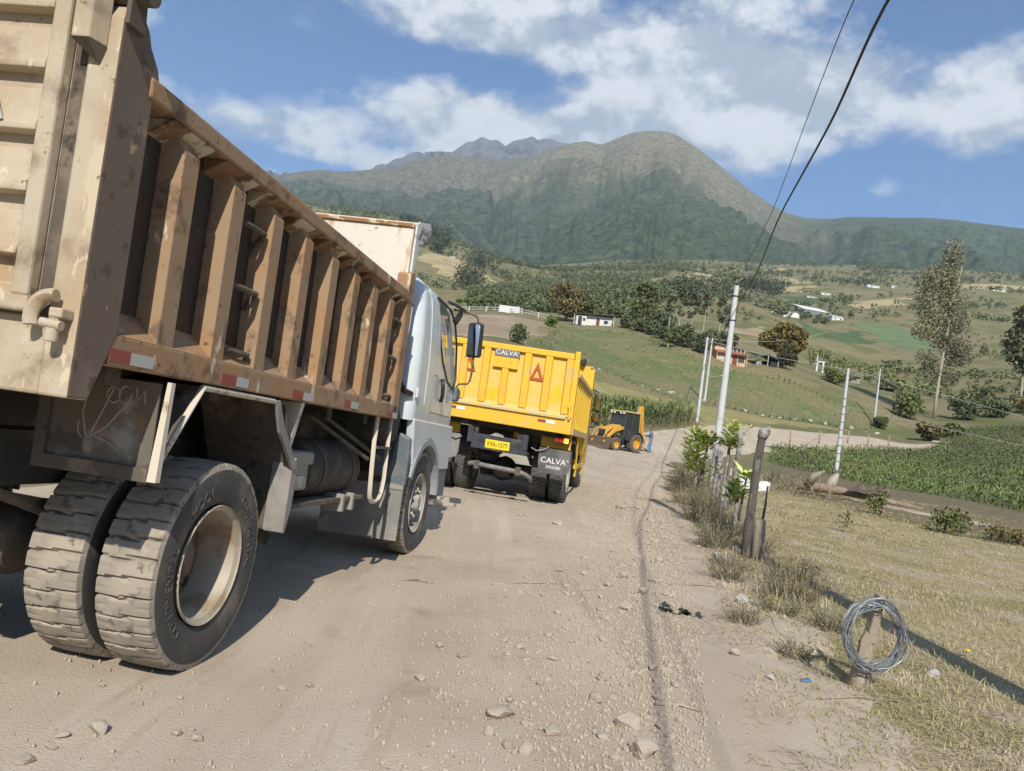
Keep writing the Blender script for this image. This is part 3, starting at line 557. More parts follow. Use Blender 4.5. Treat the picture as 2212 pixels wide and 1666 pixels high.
MB(RK)
def sgn(y0, z0, sl): return lambda x, y, z: Vector(RK((1.2045+z, y0+x, z0+y+sl*x)))
text_obj('lettering', 'BAGANT', .095, m_gtxt, chk, sgn(3.375, 3.215, .16), .0015, xs=.75)
text_obj('lettering', 'QUITO - ECUADOR', .05, m_gtxt, chk, sgn(3.31, 3.135, .16), .0015, xs=.85)
text_obj('lettering', 'Telf: 02 2622 780', .034, m_gtxt, chk, sgn(3.30, 3.07, .20), .0015, xs=.9)
B1().prism([(3.175, 3.135), (3.245, 3.135), (3.245, 3.23)], 'x', 1.2035, 1.206).obj('emblem', m_gtxt, chk)
B1().box(-1.08, 1.08, -1.05, 3.05, 1.50, 1.53).obj('bed_floor', m_dust, T1)
for k in range(5): B1().box(-1.08, 1.08, -.7+k*.85, -.6+k*.85, 1.38, 1.50).obj('cross_member', m_dark, T1)
both(lambda sx: B1().box(*bx(sx, .34, .44), -.95, 3.2, 1.14, 1.38).obj('subframe_rail', m_dark, T1))
both(lambda sx: B1().box(*bx(sx, .36, .44), -1.0, 5.4, .86, 1.12).obj('frame_rail', m_dark, T1))
B1().box(-.36, .36, -.98, -.90, .86, 1.10).obj('rear_beam', m_dark, T1)
# rear mud guards: bent sheet, rear face with angle-iron edging
def guard(sx):
    t = .014; pr = [(-.465, 1.03), (-.14, 1.44), (.66, 1.435), (.84, 1.435), (1.055, 1.05), (1.05, .63)]
    inn = [(-.45, 1.03), (-.13, 1.425), (.66, 1.42), (.83, 1.42), (1.04, 1.045), (1.035, .63)]
    B1().prism(pr+inn[::-1], 'x', *bx(sx, .64, 1.20)).obj('mudguard', m_dust, T1)
    B1().box(*bx(sx, .69, 1.20), -.486, -.476, 1.0, 1.42).obj('guard_plate', m_gpl, T1)
    B1().box(*bx(sx, .645, .70), -.505, -.486, .985, 1.42).obj('guard_edge', m_cream if 0 else m_dust, T1)
    B1().box(*bx(sx, .70, 1.205), -.505, -.487, .985, 1.045).obj('guard_edge', m_dust, T1)
    m = B1(); m.add([(sx*1.207, -.505, .99), (sx*1.25, -.505, .99), (sx*1.245, -.48, 1.43), (sx*1.225, -.48, 1.43), (sx*1.207, -.47, .99), (sx*1.25, -.47, .99), (sx*1.245, -.45, 1.43), (sx*1.225, -.45, 1.43)], [(0, 1, 2, 3), (7, 6, 5, 4), (0, 4, 5, 1), (1, 5, 6, 2), (2, 6, 7, 3), (3, 7, 4, 0)]); m.obj('guard_brace', m_cream, T1)
    m = B1(); m.tube([(sx*1.205, -.47, 1.02), (sx*1.205, -.145, 1.435), (sx*1.205, .66, 1.43)], .016, 6); m.obj('guard_lip', m_cream, T1)
    m = B1(); n = 9; P = [(.665, 1.435, .0)]+[(.70+.34*k/8, 1.42-.37*k/8, random.uniform(-.012, .018)) for k in range(9)]
    m.prism([(1.03, 1.06), (1.09, 1.10), (1.12, .98), (1.11, .80), (1.05, .62), (1.02, .63)], 'x', *bx(sx, 1.08, 1.215)); m.obj('torn_flap', m_flap, T1, bevel=.004)
    m = B1(); m.prism([(.655, 1.43), (.70, 1.44), (.80, 1.30), (.90, 1.21), (1.03, 1.09), (1.06, 1.04), (1.02, 1.03), (.86, 1.17), (.76, 1.25)], 'x', *bx(sx, 1.205, 1.225)); m.obj('torn_edge', m_flap, T1)
both(guard)
# chalk scribbles on the guard plate
SC = [[(.86, 1.36), (.85, 1.25), (.87, 1.18), (.885, 1.14)], [(.835, 1.21), (.84, 1.16), (.86, 1.14)], [(.98, 1.37), (.94, 1.26), (.90, 1.16)], [(1.06, 1.32), (.97, 1.20), (.90, 1.15)], [(.92, 1.155), (1.0, 1.13), (1.06, 1.10)],
      [(.985+.032*math.cos(t), 1.345+.035*math.sin(t)) for t in np.linspace(0, 5.6, 12)], [(1.04+.03*math.cos(t), 1.35+.04*math.sin(t)) for t in np.linspace(1, 6.5, 10)], [(1.09, 1.39), (1.10, 1.33), (1.13, 1.38), (1.14, 1.32)]]
for L in SC: B1().tube([(x, -.4875, z) for x, z in L], .004, 5).obj('chalk_line', m_chalk, T1)
# running gear
for sx in (1, -1):
    w = wheel(T1, (sx*1.01, .29, .505), TYRE, 'dish', sx)
    wheel(T1, (sx*.635, .29, .505), TYRE, 'inner', sx)
    if sx > 0:
        def arc(a0, sc):
            def f(x, y, z):
                a = a0-x/.42; r = .405+y
                return Vector((.1535+z, r*math.cos(a), r*math.sin(a)))
            return f
        text_obj('moulded_name', 'CONTINENTAL', .075, m_ltxt, w, arc(math.pi*1.08, 1), .003)
        text_obj('moulded_name', 'HDC1', .085, m_ltxt, w, arc(math.pi*.66, 1), .003)
        text_obj('moulded_name', 'CONTINENTAL', .07, m_ltxt, w, arc(math.pi*.12, 1), .003)
    wheel(T1, (sx*1.03, 4.60, .425), TYRE, 'steer', sx)
MB().tube([(-.95, .29, .505), (-.2, .29, .505), (0, .29, .505), (.2, .29, .505), (.95, .29, .505)], [.075, .09, .2, .09, .075], 14).obj('rear_axle', m_dust, T1, smooth=True)
MB().lathe([(0, -.22), (.16, -.2), (.21, 0), (.16, .2), (0, .22)], (.02, .2, .50), 'y', 18).obj('differential', m_dust, T1, smooth=True)
MB().tube([(-.95, 4.6, .38), (.95, 4.6, .38)], .06, 10).obj('front_axle', m_dark, T1)
for sx in (1, -1):
    sp = bpy.data.objects.new
    for k in range(5):
        L = .85-.13*k; B1().tube([(sx*.42, .29+L*t, .80-.034*k-.12*(1-t*t)*(1)+.06) for t in np.linspace(-1, 1, 9)], .03, 6, flat=.4).obj('leaf_spring', m_dust, T1)
MB().tube([(.17+.085*math.cos(t), -.62, .66+.10*math.sin(t)) for t in np.linspace(-2.2, 2.6, 14)], .022, 8).obj('tow_hook', m_rim, T1, smooth=True)
MB().box(.05, .12, -.66, -.40, .60, .74).obj('hook_bracket', m_dust, T1, bevel=.01)
# kit hung on the frame between the axles
bt = B1().box(.72, 1.10, 1.10, 1.60, .86, 1.10).obj('battery_box', m_box, T1, bevel=.02)
B1().box(.70, 1.125, 1.08, 1.62, 1.04, 1.13).obj('box_lid', m_box, bt, bevel=.02)
B1().box(1.101, 1.112, 1.2, 1.5, .88, .96).obj('box_panel', m_box, bt, bevel=.01)
B1().lathe([(0, 0), (.16, .01), (.215, .05), (.225, .12), (.225, 1.06), (.215, 1.14), (.16, 1.18), (0, 1.19)], (.86, 1.66, .985), 'y', 28).obj('air_tank', m_dark, T1, smooth=40)
for y in (1.95, 2.6): B1().lathe([(.23, 0), (.23, .04)], (.86, y, .985), 'y', 28).obj('tank_strap', m_dust, T1, smooth=True)
B1().box(.5, 1.1, 1.1, 2.9, .74, .77).obj('tank_shelf', m_dust, T1)
for y in (2.35, 2.58): B1().box(.95, 1.12, y, y+.05, .66, .80).obj('shelf_bracket', m_box, T1, bevel=.006)
B1().tube([(.55, 1.15, .58), (.85, 1.22, .575), (1.02, 1.25, .56)], .06, 14, cap=False).obj('exhaust_pipe', m_dust, T1, smooth=True)
B1().lathe([(0, 0), (.12, .02), (.13, .5), (0, .52)], (.55, 1.3, .66), 'y', 16).obj('silencer', m_dust, T1, smooth=40)
ld = B1().tube([(1.17, 2.80, 1.455), (1.185, 2.74, 1.25), (1.20, 2.72, 1.05), (1.21, 2.72, .86), (1.21, 2.74, .78), (1.21, 2.80, .735), (1.21, 2.90, .725), (1.21, 3.0, .745), (1.21, 3.06, .80), (1.21, 3.09, .92), (1.20, 3.11, 1.1), (1.185, 3.15, 1.28), (1.17, 3.2, 1.455)], .021, 8, flat=.7).obj('step_hoop', m_cream, T1, smooth=40)
B1().box(1.18, 1.225, 2.74, 3.13, 1.185, 1.205).obj('step_tread', m_dust, ld)
for dy, x in ((0, 1.16), (.36, 1.16)): B1().tube([(.85, 1.82+dy, 1.44), (x, 2.70+dy, 1.09)], .017, 7).obj('stay_bar', m_dust, T1)
B1().add([(1.05, 1.05, 1.45), (1.21, 1.05, 1.45), (1.17, 1.05, 1.22), (1.12, 1.05, .95), (1.05, 1.05, .95), (1.05, 1.10, 1.45), (1.21, 1.10, 1.45), (1.17, 1.10, 1.22), (1.12, 1.10, .95), (1.05, 1.10, .95)], [(0, 1, 2, 3, 4), (9, 8, 7, 6, 5), (0, 5, 6, 1), (1, 6, 7, 2), (2, 7, 8, 3), (3, 8, 9, 4), (4, 9, 5, 0)]).obj('bed_bracket', m_cream, T1)
B1().box(.62, 1.0, 1.12, 1.5, 1.16, 1.42).obj('pump_housing', m_dark, T1, bevel=.02)
B1().box(-.35, .35, 2.4, 4.4, .8, 1.4).obj('gearbox', m_dark, T1, bevel=.05)
# front mud flap and air intake
B1().prism([(.44, .30), (1.23, .31), (1.235, .84), (1.13, .86), (.44, .80)], 'y', 3.70, 3.72).obj('front_flap', m_flap, T1)
B1().prism([(1.02, .84), (1.235, .83), (1.24, 1.16), (1.235, 1.30), (1.12, 1.35), (1.08, 1.30), (1.06, 1.05)], 'y', 3.725, 3.80).obj('flap_carrier', m_plast, T1, bevel=.02)
B1().box(1.03, 1.23, 3.69, 3.70, .80, .845).obj('flap_clamp', m_box, T1)
snk = B1().box(.92, 1.10, 3.46, 3.62, 1.50, 2.05).obj('air_intake', m_blk, T1, bevel=.04)
B1().prism([(.94, 2.46), (1.08, 2.46), (1.08, 2.72), (1.03, 2.78), (.96, 2.74)], 'y', 3.46, 3.62).obj('intake_hood', m_blk, snk, bevel=.02)
B1().tube([(1.01, 3.54, 2.03+.0173*k) for k in range(27)], [.075 if k % 2 else .092 for k in range(27)], 14).obj('bellows', m_blk, snk)
B1().lathe([(0, -.14), (.17, -.14), (.19, -.1), (.19, .1), (.17, .14), (0, .14)], (.98, 3.5, 1.42), 'x', 20).obj('air_cleaner', m_dark, T1, smooth=40)
B1().tube([(1.06, 3.60, 1.85), (1.12, 3.66, 1.75), (1.17, 3.76, 1.73)], .03, 8).obj('breather_hose', m_blk, T1, smooth=True)
# cab: rounded shell, windows cut out
SEC = [(1.48, 1.20, 3.76, 5.70), (1.60, 1.205, 3.75, 5.70), (2.05, 1.20, 3.76, 5.66), (2.35, 1.185, 3.78, 5.56), (2.62, 1.16, 3.81, 5.44), (2.78, 1.13, 3.85, 5.33), (2.87, 1.08, 3.90, 5.25), (2.93, 1.0, 3.98, 5.14), (2.965, .86, 4.12, 5.0)]
def sec(z):
    Z_ = [s_[0] for s_ in SEC]; return [float(np.interp(z, Z_, [s_[i] for s_ in SEC])) for i in (1, 2, 3)]
def plan(z):
    hw, yr, yf = sec(z); rc, rf = .13, .16; P = []
    def seg(p, q):
        L = math.hypot(q[0]-p[0], q[1]-p[1]); n = SEGN[len(P) % 1]; return None
    out = []
    def line(p, q, n):
        for k in range(n): out.append((p[0]+(q[0]-p[0])*k/n, p[1]+(q[1]-p[1])*k/n))
    def arc(cx, cy, r, a0, a1, n):
        for k in range(n): a = a0+(a1-a0)*k/n; out.append((cx+r*math.cos(a), cy+r*math.sin(a)))
    h = math.pi/2
    line((-hw+rc, yr), (hw-rc, yr), 20); arc(hw-rc, yr+rc, rc, -h, 0, 6)
    line((hw, yr+rc), (hw, yf-rf), 44); arc(hw-rf, yf-rf, rf, 0, h, 6)
    line((hw-rf, yf), (-hw+rf, yf), 24); arc(-hw+rf, yf-rf, rf, h, 2*h, 6)
    line((-hw, yf-rf), (-hw, yr+rc), 44); arc(-hw+rc, yr+rc, rc, 2*h, 3*h, 6)
    return out
WIN = [(4.53, 2.83), (4.66, 2.30), (4.80, 2.16), (5.10, 1.99), (5.45, 1.93), (5.54, 2.05), (5.46, 2.45), (5.36, 2.69), (5.24, 2.83), (4.60, 2.845)]
zs = np.r_[np.arange(1.48, 2.92, .035), 2.93, 2.95, 2.965]; m = B1(); nP = None; rows = []
for z in zs:
    P = plan(float(z)); nP = len(P); rows.append([(x, y, float(z)) for x, y in P])
fs = []; Wn = np.array(WIN)
for i in range(len(zs)-1):
    for k in range(nP):
        k2 = (k+1) % nP; q = np.mean([rows[i][k], rows[i][k2], rows[i+1][k2], rows[i+1][k]], axis=0); hw, yr, yf = sec(q[2])
        if abs(q[0]) > hw-.05 and inside(WIN, np.array([q[1]]), np.array([q[2]]))[0]: continue
        if q[1] > yf-.05 and abs(q[0]) < 1.04 and 2.02 < q[2] < 2.76: continue
        fs.append((i*nP+k, i*nP+k2, (i+1)*nP+k2, (i+1)*nP+k))
fs.append(tuple(range((len(zs)-1)*nP, len(zs)*nP)))
cab = m.add([p for r_ in rows for p in r_], fs).obj('cab', m_cab, T1, smooth=40)
def onside(y, z, o=.004): return (sec(z)[0]+o, y, z)
for sx in (1, -1):
    v = [onside(y, z, .002) for y, z in WIN]; v = [(sx*x, y, z) for x, y, z in v]
    c = tuple(np.mean(v, axis=0)); n = len(v)
    B1().add(v+[c], [(k, (k+1) % n, n) for k in range(n)]).obj('side_window', m_glass, cab)
    B1().tube([(sx*(sec(z)[0]+.004), y, z) for y, z in WIN+WIN[:1]], .013, 6, cap=False).obj('window_seal', m_blk, cab, smooth=True)
B1().add([(-1.05, 5.67, 2.0), (1.05, 5.67, 2.0), (1.03, 5.38, 2.78), (-1.03, 5.38, 2.78)], [(0, 1, 2, 3)]).obj('windscreen', m_glass, cab)
B1().box(-1.0, 1.0, 4.0, 4.45, 1.5, 2.25).obj('seat_bench', m_dark, cab, bevel=.05)
B1().box(-1.1, 1.1, 5.15, 5.6, 1.5, 2.0).obj('dashboard', m_dark, cab, bevel=.04)
for y0 in (4.18, 4.46):
    B1().tube([onside(y0, z, -.004) for z in np.linspace(1.62, 2.84, 14)], .012 if y0 < 4.3 else .005, 6).obj('door_seam' if y0 > 4.3 else 'pressed_crease', m_cab if y0 < 4.3 else m_blk, cab, smooth=True)
for z in (1.98, 2.28, 2.58): B1().box(.82, 1.02, 3.735+.06*(z-1.98), 3.775+.06*(z-1.98), z, z+.008).obj('panel_seam', m_fend, cab)
B1().tube([onside(y, 1.60, -.003) for y in np.linspace(4.46, 5.50, 8)], .005, 6).obj('door_seam', m_blk, cab)
B1().tube([onside(y, 2.0-.0*y, .001) for y in np.linspace(4.5, 4.62, 3)], .004, 5).obj('seal_tab', m_blk, cab)
B1().tube([onside(4.80, 1.99, .02), onside(4.805, 1.90, .034), onside(4.82, 1.80, .034), onside(4.835, 1.74, .02)], .022, 8).obj('door_handle', m_blk, cab, smooth=True)
B1().lathe([(.085, 0), (.095, .004), (.105, 0)], (1.2055, 5.25, 1.86), 'x', 26).obj('door_emblem', m_fend, cab)
B1().lathe([(.04, 0), (.05, .004), (.058, 0)], (1.2055, 5.25, 1.86), 'x', 22).obj('door_emblem', m_fend, cab)
B1().box(1.20, 1.225, 3.80, 3.90, 1.70, 1.80).obj('cab_hinge', m_cab, cab, bevel=.01)
# lower cab and wheel arch
def arch(sx):
    out = [(3.86, 1.50), (5.72, 1.50), (5.74, .98), (5.30, .98)]; ar = [(4.60+.70*math.cos(t), .62+.70*math.sin(t)) for t in np.linspace(.52, math.pi*.80, 15)]
    B1().prism(out+ar+[(3.92, 1.30)], 'x', *bx(sx, 1.13, 1.213)).obj('wheel_arch', m_cab, cab, bevel=.015)
    ar2 = [(4.60+.70*math.cos(t), .62+.70*math.sin(t)) for t in np.linspace(.1, math.pi*.86, 18)]; ar3 = [(4.60+.63*math.cos(t), .62+.63*math.sin(t)) for t in np.linspace(math.pi*.86, .1, 18)]
    B1().prism(ar2+ar3, 'x', *bx(sx, .80, 1.225)).obj('arch_lining', m_fend, cab)
    B1().prism([(5.22, .98), (5.74, .98), (5.76, .64), (5.36, .64)], 'x', *bx(sx, 1.0, 1.20)).obj('bumper_end', m_plast, cab, bevel=.02)
    B1().box(*bx(sx, 1.08, 1.24), 5.40, 5.62, .62, .66).obj('entry_step', m_rimf, cab, bevel=.006)
both(arch)
B1().box(-1.0, 1.0, 5.5, 5.76, .64, 1.5).obj('front_panel', m_fend, cab, bevel=.03)
# mirror on its arm
mr = B1().prism([(1.262, 2.36), (1.43, 2.37), (1.445, 2.40), (1.43, 2.77), (1.41, 2.795), (1.265, 2.78), (1.25, 2.75)], 'y', 5.645, 5.73).obj('wing_mirror', m_blk, T1, bevel=.02)
B1().prism([(1.268, 2.375), (1.405, 2.385), (1.40, 2.765), (1.262, 2.755)], 'y', 5.634, 5.6405).obj('mirror_glass', m_mirr, mr)
B1().tube([(1.12, 5.35, 2.86), (1.18, 5.62, 2.895), (1.25, 5.68, 2.89), (1.33, 5.70, 2.865), (1.352, 5.70, 2.82), (1.35, 5.70, 2.38), (1.36, 5.70, 2.25), (1.35, 5.69, 2.08), (1.325, 5.68, 2.035), (1.22, 5.68, 2.02), (1.195, 5.66, 1.97), (1.19, 5.62, 1.93)], .013, 8).obj('mirror_arm', m_dust, mr, smooth=True)
B1().tube([(1.10, 5.10, 2.90), (1.13, 5.30, 2.91), (1.19, 5.62, 2.905)], .02, 6).obj('mirror_bracket', m_blk, mr)
B1().prism([(5.25, 2.72), (5.60, 2.90), (5.62, 2.84), (5.50, 2.76), (5.38, 2.69)], 'x', 1.13, 1.17).obj('mirror_bracket', m_blk, mr)
B1().prism([(5.50, 1.81), (5.62, 1.80), (5.72, 1.84), (5.72, 1.94), (5.60, 1.97), (5.50, 1.96)], 'x', 1.17, 1.25).obj('mirror_base', m_plast, mr, bevel=.015)
# ---------------------------------------------------------------- yellow dump truck further down the road
m_yel = mat('yellow_truck_paint', (.77, .475, .035), [((.70, .44, .06), 2.2, .46, .66), ((.58, .43, .20), 4, .56, .72), ((.42, .30, .15), 16, .64, .72)], rough=.5, coat=.1, bump=.12, bscale=3.5, dist=.05)
m_yeld = mat('dusty_yellow_panel', (.76, .50, .10), [((.68, .50, .20), 1.6, .46, .62), ((.82, .48, .015), 2.3, .60, .66), ((.40, .26, .09), 22, .70, .74)], rough=.6)
m_ylede = mat('sandy_yellow_ledge', (.56, .44, .22), [((.72, .47, .06), 5, .52, .66)], rough=.85)
m_plate = mat('yellow_number_plate', (.82, .60, .02), rough=.5)
m_ink = mat('black_print', (.03, .03, .028), rough=.7)
m_navy = mat('grey_name_plate', (.16, .165, .185), [((.26, .2, .2), 6, .55, .7)], rough=.6)
m_tri = mat('red_triangle_reflector', (.50, .10, .035), [((.34, .07, .03), 12, .5, .7)], rough=.4)
m_amb = mat('amber_lamp_lit', (.9, .35, .05), rough=.3, emit=(1., .30, .03, 2.2))
m_redl = mat('red_lamp', (.32, .03, .02), rough=.25)
m_gflap = mat('grey_mud_flap', (.085, .088, .09), [((.16, .155, .15), 3, .5, .7)], rough=.7)
m_tarp = mat('dark_tarpaulin', (.03, .032, .034), [((.07, .07, .072), 5, .5, .65)], rough=.6, bump=.4, bscale=14)
m_beam = mat('dark_blue_beam', (.035, .042, .055), [((.08, .078, .075), 5, .5, .7)], rough=.6)
m_steel = mat('grey_bumper_tube', (.16, .155, .15), [((.24, .225, .2), 9, .5, .62)], rough=.6)
T2 = thing('dump_truck', 'yellow dump truck with warning triangles on its tailgate', 'truck', (.019, 14.241, 0), 9.5)
K2 = lambda p: (p[0], p[1], p[2]-.03*(p[1]+1)-.024*p[0])
def B2(): return MB(K2)
gt = B2().box(-1.13, 1.13, -1.03, -1.0, 1.60, 2.55).obj('tailgate', m_yeld, T2)
B2().box(-1.14, 1.14, -1.09, -.985, 2.545, 2.645).obj('top_bar', m_yel, gt, bevel=.012)
B2().prism([(-1.10, 1.545), (-1.10, 1.585), (-1.031, 1.665), (-1.0, 1.665), (-1.0, 1.545)], 'x', -1.12, 1.12).obj('dusty_ledge', m_ylede, gt, bevel=.006)
for x in (-1.13, -.76, -.385, .32, .675, 1.03):
    xr = x+.105
    B2().prism([(x-.022, -1.03), (x, -1.085), (xr, -1.085), (xr+.022, -1.03)], 'z', 1.63, 2.544).obj('rib', m_yel, gt, bevel=.006)
B2().prism([(-.06, -1.03), (-.042, -1.085), (.058, -1.085), (.078, -1.03)], 'z', 1.63, 2.245).obj('rib', m_yel, gt, bevel=.006)
B2().box(-.205, .215, -1.092, -1.03, 2.245, 2.425).obj('blank_plate', m_yel, gt)
npl = B2().box(-.195, .225, -1.10, -1.03, 2.432, 2.542).obj('name_plate', m_navy, gt)
text_obj('lettering', 'CALVA', .115, m_wtxt, npl, lambda x, y, z: Vector(K2((.005+x, -1.1015-z, 2.495+y))), .001, xs=1.05)
text_obj('lettering', '\u00ae', .035, m_wtxt, npl, lambda x, y, z: Vector(K2((.205+x, -1.1015-z, 2.52+y))), .001)
for cx in (.55, -.62):
    a, c_, d_ = (cx-.118, 2.115), (cx+.118, 2.115), (cx, 2.42)
    ins = [(cx-.058, 2.158), (cx+.058, 2.158), (cx, 2.305)]
    m = B2(); o3 = [a, c_, d_]
    for k in range(3):
        k2 = (k+1) % 3; m.prism([o3[k], o3[k2], ins[k2], ins[k]], 'y', -1.052, -1.0315)
    m.obj('warning_triangle', m_tri, gt)
B2().box(-1.22, 1.22, -1.06, -.9, 1.307, 1.543).obj('tail_apron', m_yel, T2, bevel=.01)
for x0 in (-.875, .665):
    B2().box(x0, x0+.135, -1.064, -1.0605, 1.445, 1.492).obj('red_reflector', m_red, T2); B2().box(x0+.137, x0+.29, -1.064, -1.0605, 1.445, 1.492).obj('white_reflector', m_wtxt, T2)
for sx in (1, -1):
    B2().prism([(-1.05, 1.31), (-1.05, 2.69), (-1.0, 2.69), (-.96, 2.56), (-.86, 2.40), (-.86, 1.31)], 'x', *bx(sx, 1.15, 1.235)).obj('tail_post', m_yel, T2, bevel=.008)
    B2().box(*bx(sx, 1.12, 1.20), -1.10, -1.05, 1.74, 1.82).obj('gate_lug', m_yel, T2, bevel=.008)
    B2().tube([(sx*1.17, -1.085, 1.75), (sx*1.175, -1.09, 1.62), (sx*1.18, -1.085, 1.545)], .02, 8).obj('gate_latch', m_yel, T2)
    B2().tube([(sx*1.12, -1.075, 1.60), (sx*1.21, -1.075, 1.60)], .028, 10).obj('latch_pin', m_ylede, T2)
    B2().box(*bx(sx, 1.155, 1.165), -.86, 2.9, 1.40, 2.34).obj('side_sheet', m_yel, T2)
    B2().box(*bx(sx, 1.13, 1.26), -.86, 2.92, 2.28, 2.36).obj('top_rail', m_ylede, T2, bevel=.01)
    B2().box(*bx(sx, 1.13, 1.255), -.86, 2.95, 1.31, 1.43).obj('bottom_rail', m_ylede, T2, bevel=.008)
    if sx > 0:
        for k in range(9):
            y = -.62+k*.41; B2().prism([(1.165, y-.06), (1.235, y), (1.235, y+.10), (1.165, y+.16)], 'z', 1.43, 2.28).obj('rib', m_yel, T2)
        for z in (1.6, 1.85, 2.1):
            for y in (.0, 2.46): B2().tube([(1.17, y-.2, z), (1.22, y-.18, z), (1.22, y, z), (1.17, y+.02, z)], .014, 6).obj('ladder_rung', m_ylede, T2)
B2().box(-1.2, 1.15, 2.90, 2.95, 1.4, 2.86).obj('headboard', m_yel, T2)
B2().prism([(2.88, 1.31), (2.88, 2.78), (3.05, 2.84), (3.4, 2.86), (3.4, 2.74), (3.06, 2.5), (3.02, 1.31)], 'x', 1.12, 1.245).obj('front_post', m_yel, T2, bevel=.008)
B2().box(-1.2, 1.2, 2.95, 3.55, 2.84, 2.87).obj('cab_guard', m_yel, T2)
v = []; f = []
tarp = B2(); tarp.tube([(x, 2.80+.03*math.sin(x*9), 2.90+.025*math.sin(x*7+1)) for x in np.linspace(-1.1, 1.02, 24)], [.05+.02*math.sin(k*1.7)+.012*(k % 3) for k in range(24)], 9); tarp.obj('rolled_tarp', m_tarp, T2)
B2().box(-1.1, 1.1, -1.0, 2.9, 1.34, 1.38).obj('bed_floor', m_yel, T2)
for k in range(5): B2().box(-1.1, 1.1, -.8+k*.85, -.7+k*.85, 1.22, 1.34).obj('cross_member', m_dark, T2)
for sx in (1, -1):
    B2().box(*bx(sx, .34, .43), -.9, 5.3, .84, 1.08).obj('frame_rail', m_dark, T2)
    B2().box(*bx(sx, .34, .43), -.9, 3.0, 1.085, 1.22).obj('subframe_rail', m_dark, T2)
bm_ = B2().box(-.42, .54, -.99, -.93, .84, 1.09).obj('rear_beam', m_beam, T2, bevel=.01)
for x in (-.26, .385): B2().lathe([(0, -.002), (.05, -.002), (.052, .002)], (x, -.991, .985), 'y', 18).obj('beam_hole', m_ink, bm_)
for x in (-.50, .44): B2().box(x, x+.10, -1.0, -.90, .93, 1.19).obj('beam_bracket', m_beam, T2, bevel=.008)
B2().prism([(-.12, 1.09), (.14, 1.08), (.10, 1.13), (-.02, 1.145)], 'y', -1.01, -.97).obj('bent_cover', m_box, T2)
pl = B2().box(-.175, .245, -1.012, -1.0, .875, 1.02).obj('number_plate', m_plate, T2, bevel=.004)
text_obj('lettering', 'IMA-1577', .105, m_ink, pl, lambda x, y, z: Vector(K2((.035+x, -1.0135-z, .945+y))), .001, xs=.83)
B2().box(-.15, .22, -1.005, -.99, .845, .873).obj('plate_holder', m_dark, pl)
bp_ = B2().tube([(-.42, -.98, .56), (-.36, -1.0, .585), (.48, -1.0, .56), (.58, -.98, .53), (.64, -.92, .49), (.66, -.85, .44)], .04, 12).obj('bumper_tube', m_steel, T2, smooth=True)
for x in (-.27, .44): B2().box(x-.045, x+.045, -1.05, -.94, .50, .64).obj('tube_clamp', m_dust, bp_, bevel=.01)
for sx in (1, -1):
    c = 1.01 if sx > 0 else -.90
    fl = B2().prism([(c-.27, 1.035), (c+.27, 1.035), (c+.265, .73), (c+.235, .645), (c+.15, .612), (c-.15, .612), (c-.235, .645), (c-.265, .73)], 'y', -.93, -.915).obj('mud_flap', m_gflap if sx > 0 else m_flap, T2)
    text_obj('lettering', 'CALVA', .135, m_wtxt if sx > 0 else m_box, fl, lambda x, y, z, c=c: Vector(K2((c-.015+x, -.9315-z, .83+y))), .001, xs=1.02)
    if sx > 0:
        text_obj('lettering', '3006280', .072, m_wtxt, fl, lambda x, y, z, c=c: Vector(K2((c-.01+x, -.9315-z, .725+y))), .001)
        text_obj('lettering', '\u00ae', .05, m_wtxt, fl, lambda x, y, z, c=c: Vector(K2((c+.225+x, -.9315-z, .865+y))), .001)
    B2().box(*bx(sx, .72, 1.23), -.66, -.60, 1.05, 1.30).obj('lamp_panel', m_yel, T2)
    lp = B2().box(*bx(sx, .96, 1.22), -.92, -.66, 1.145, 1.245).obj('tail_lamp', m_dark, T2, bevel=.008)
    for k in range(3): B2().box(*bx(sx, .972+k*.08, 1.046+k*.08), -.935, -.92, 1.155, 1.236).obj('lamp_lens', (m_redl, m_redl, m_amb)[k], lp, bevel=.006)
    B2().prism([(-.60, 1.04), (-.58, 1.10), (-.3, 1.20), (.6, 1.20), (1.0, .9), (.98, .88), (.58, 1.17), (-.28, 1.17)], 'x', *bx(sx, .72, 1.22)).obj('mudguard', m_dark, T2)
    for y, y2 in ((.95, 1.25), (2.6, 3.0)): B2().tube([(sx*1.21, y, 1.31), (sx*1.21, y2, .80), (sx*1.21, y2+.05, .55)], .028, 6).obj('side_stay', m_yel, T2)
    B2().box(*bx(sx, 1.195, 1.225), 1.0, 3.05, .70, .78).obj('side_guard', m_yel, T2)
    wheel(T2, (sx*1.035, .26, .515), TYRE2, 'dish', sx, m_rimf); wheel(T2, (sx*.70, .26, .515), TYRE2, 'inner', sx)
    wheel(T2, (sx*1.0, 4.1, .50), TYRE2, 'steer', sx)
    B2().tube([(sx*.9, -.95, 1.06), (sx*.83, -.97, 1.0), (sx*.70, -.97, .96), (sx*.6, -.95, 1.0)], .012, 6).obj('lamp_cable', m_box, T2, smooth=True)
    for k in range(4):
        L = .8-.14*k; B2().tube([(sx*.5, .26+L*t, .84-.03*k-.11*(1-t*t)+.04) for t in np.linspace(-1, 1, 9)], .035, 6, flat=.4).obj('leaf_spring', m_dark, T2)
MB().tube([(-.95, .26, .515), (-.2, .26, .515), (0, .26, .515), (.2, .26, .515), (.95, .26, .515)], [.075, .09, .21, .09, .075], 14).obj('rear_axle', m_dark, T2, smooth=True)
MB().lathe([(0, -.27), (.14, -.25), (.22, -.1), (.22, .1), (.15, .25)], (0, .2, .49), 'y', 18).obj('differential', m_blk, T2, smooth=True)
B2().box(-.9, -.45, 1.3, 2.6, .7, 1.1).obj('fuel_tank', m_dark, T2, bevel=.05)
B2().box(.5, 1.1, 1.4, 2.3, .65, 1.05).obj('tool_box', m_dark, T2, bevel=.03)
